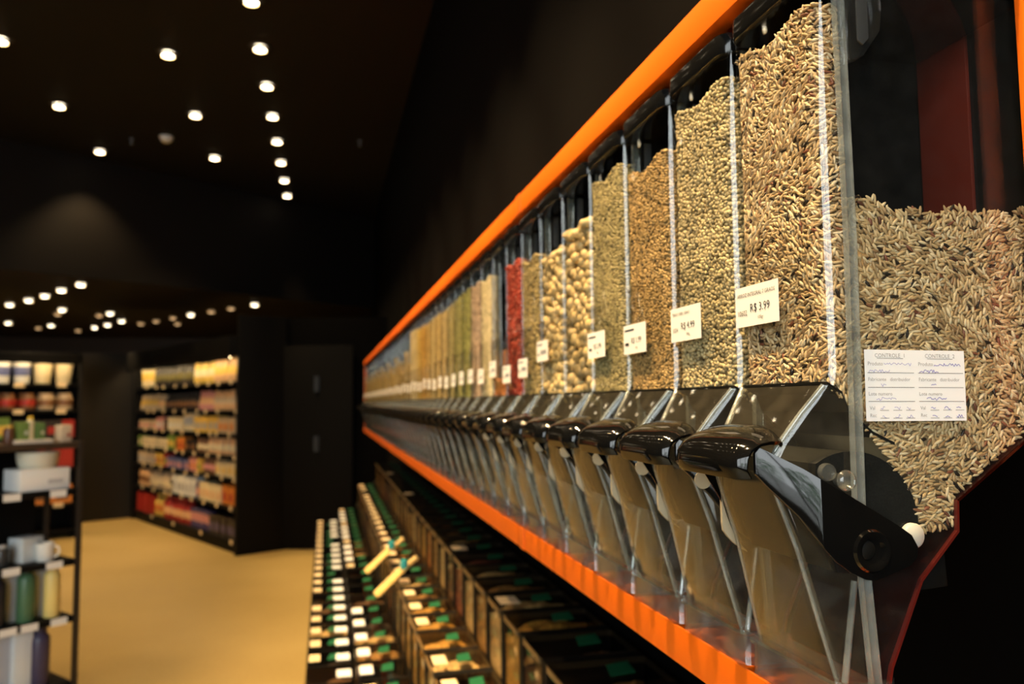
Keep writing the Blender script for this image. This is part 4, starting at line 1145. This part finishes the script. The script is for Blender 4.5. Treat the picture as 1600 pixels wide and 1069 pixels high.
def flask(r, h, col, cap):
    def f(o):
        link('body', MB().lathe([(r * 0.93, 0), (r, 0.006), (r, h * 0.74), (r * 0.93, h * 0.80), (r * 0.62, h * 0.855), (r * 0.58, h * 0.87)], 24).mesh('body', pmat(col, 0.35), smooth=50), o)
        link('cap', MB().lathe([(r * 0.66, h * 0.87), (r * 0.66, h * 0.985), (r * 0.55, h), (0.0001, h)], 20).mesh('cap', pmat(cap, 0.35), smooth=40), o)
    return f
def bowl(r, h, col):
    def f(o):
        link('bowl', MB().lathe([(0.0001, 0), (r * 0.80, 0.0), (r * 0.90, h * 0.2), (r * 0.98, h * 0.7), (r, h), (r * 0.965, h), (r * 0.93, h * 0.6), (r * 0.75, h * 0.12), (0.0001, h * 0.1)], 28).mesh('bowl', pmat(col, 0.4), smooth=60), o)
    return f
WHT, CRM = (0.90, 0.89, 0.87), (0.74, 0.70, 0.56)
on_stand('gift_box', carton(0.235, 0.16, 0.105, WHT, (0.55, 0.55, 0.56)), 58, 1, -0.10, 'large white gift box carrying the cream bowl on the stand', 'box', 0.08)
on_stand('bowl', bowl(0.096, 0.078, CRM), 60, 1, -0.11, 'cream ceramic bowl on top of the white gift box', 'bowl', 0, 0.1055)
on_stand('gift_box', carton(0.11, 0.10, 0.118, (0.62, 0.66, 0.68)), 47, 2, -0.13, 'pale grey square box behind the white mug on the stand', 'box', 0.3)
def mug(o):
    link('body', MB().lathe([(0.036, 0), (0.039, 0.004), (0.040, 0.086), (0.037, 0.086), (0.036, 0.006), (0.0001, 0.006)], 24).mesh('body', pmat((0.84, 0.83, 0.78), 0.35), smooth=50), o)
    link('handle', MB().tube([(0.038, 0, 0.07), (0.058, 0, 0.066), (0.064, 0, 0.045), (0.056, 0, 0.024), (0.038, 0, 0.018)], 0.005, 8).mesh('handle', pmat((0.84, 0.83, 0.78), 0.35)), o)
on_stand('mug', mug, 70, 2, -0.06, 'white mug in front of the pale grey box', 'mug', 2.4)
on_stand('ornament', flask(0.032, 0.10, (0.03, 0.03, 0.03), (0.5, 0.5, 0.5)), 0, 2, -0.08, 'small black canister with grey cap beside the pale grey box', 'canister')
on_stand('flask', flask(0.040, 0.262, (0.07, 0.16, 0.08), (0.015, 0.05, 0.02)), 41, 3, -0.07, 'dark green drinking flask on the stand', 'flask')
on_stand('flask', flask(0.037, 0.262, (0.85, 0.66, 0.22), (0.66, 0.48, 0.12)), 84, 3, -0.06, 'yellow drinking flask near the post of the stand', 'flask')
on_stand('flask_box', carton(0.075, 0.08, 0.262, (0.62, 0.65, 0.68)), 66, 3, -0.14, 'tall pale grey flask box behind the yellow flask', 'box', 0.1)
on_stand('flask_box', carton(0.080, 0.08, 0.255, (0.60, 0.63, 0.66)), 20, 3, -0.14, 'tall pale grey flask box behind the green flask', 'box', 0.1)
on_stand('flask', flask(0.040, 0.25, (0.02, 0.02, 0.025), (0.02, 0.02, 0.02)), -8, 3, -0.07, 'black drinking flask at the open end of the stand', 'flask')
on_stand('flask', flask(0.044, 0.29, (0.05, 0.04, 0.085), (0.025, 0.02, 0.045)), 66, 4, -0.06, 'dark purple drinking flask on the lowest shelf', 'flask')
on_stand('flask_box', carton(0.085, 0.09, 0.29, (0.72, 0.76, 0.78)), 36, 4, -0.09, 'tall white flask box beside the purple flask', 'box', 0.05)
on_stand('flask_box', carton(0.085, 0.09, 0.27, (0.45, 0.46, 0.50)), 3, 4, -0.12, 'tall grey flask box at the back of the lowest shelf', 'box', 0.05)
on_stand('tray', carton(0.17, 0.14, 0.018, (0.72, 0.62, 0.50)), 40, 0, -0.09, 'shallow cream tray on top of the stand', 'tray')
on_stand('tea_box', carton(0.048, 0.06, 0.085, (0.14, 0.22, 0.05), (0.6, 0.6, 0.5)), 24, 0, -0.07, 'green tea box with pale label, left of the yellow capped bottle', 'box', 0, 0.0185)
on_stand('tea_box', carton(0.045, 0.06, 0.08, (0.10, 0.18, 0.05), (0.6, 0.55, 0.4)), 52, 0, -0.07, 'green tea box right of the yellow capped bottle', 'box', 0, 0.0185)
on_stand('bottle', flask(0.018, 0.112, (0.68, 0.58, 0.36), (0.85, 0.55, 0.04)), 37, 0, -0.06, 'cream bottle with yellow cap on the tray', 'bottle', 0, 0.0185)
on_stand('bottle', flask(0.024, 0.09, (0.10, 0.04, 0.02), (0.70, 0.42, 0.05)), 3, 0, -0.07, 'brown bottle with yellow cap at the side of the tray', 'bottle')
on_stand('spice_box', carton(0.055, 0.06, 0.085, (0.66, 0.52, 0.36), (0.42, 0.05, 0.03)), 97, 0, -0.07, 'small beige and red box by the post on top of the stand', 'box', 0.1)
for i, lst in ((1, (80, 2)), (2, (77, 5)), (3, (88, 38, 3)), (4, (60, 10))):
    tags_on(S1, [px_(q) for q in lst], SHS[i] - 0.001, 0.075, 0.034, PAPER)

# greenery outside the shop window
rr = random.Random(5)
struct('ground_outside', MB().box(-12, -12, -0.1, 6, YB - 0.1, -0.02), plain('grey_paving', (0.35, 0.35, 0.34), 0.8))
for k, (x, y, s_) in enumerate(((-4.9, -5.4, 1.1), (-2.55, -4.9, 1.0))):
    o = tag(empty('shrub', (x, y, -0.02)), 'green shrub outside the shop window, %s' % ('farther from the bins' if k == 0 else 'nearer the bins'), 'shrub')
    link('trunk', MB().tube([(0, 0, 0), (0.02, 0, 0.6), (0, 0.02, 1.1)], [0.05, 0.04, 0.03], 8).mesh('trunk', plain('bark', (0.12, 0.08, 0.05), 0.8)), o)
    mb = MB()
    for q in range(420):
        a, bq, r_ = rr.uniform(0, 6.28), rr.uniform(-0.9, 1), s_ * rr.uniform(0.3, 0.75)
        cx, cy, cz = r_ * math.cos(a) * math.sqrt(1 - bq * bq), r_ * math.sin(a) * math.sqrt(1 - bq * bq), 1.35 + r_ * bq * 1.2
        u = Vector((rr.uniform(-1, 1), rr.uniform(-1, 1), rr.uniform(-1, 1))).normalized() * 0.09; v = u.cross(Vector((rr.uniform(-1, 1), rr.uniform(-1, 1), 1))).normalized() * 0.045
        b_ = len(mb.v); c = Vector((cx, cy, cz))
        mb.v += [tuple(c - u), tuple(c + v), tuple(c + u), tuple(c - v)]; mb.face((b_, b_ + 1, b_ + 2, b_ + 3))
    lf = link('foliage', mb.mesh('foliage', plain('leaf_green', (0.09, 0.30, 0.07), 0.5), smooth=0), o); lf['kind'] = 'stuff'
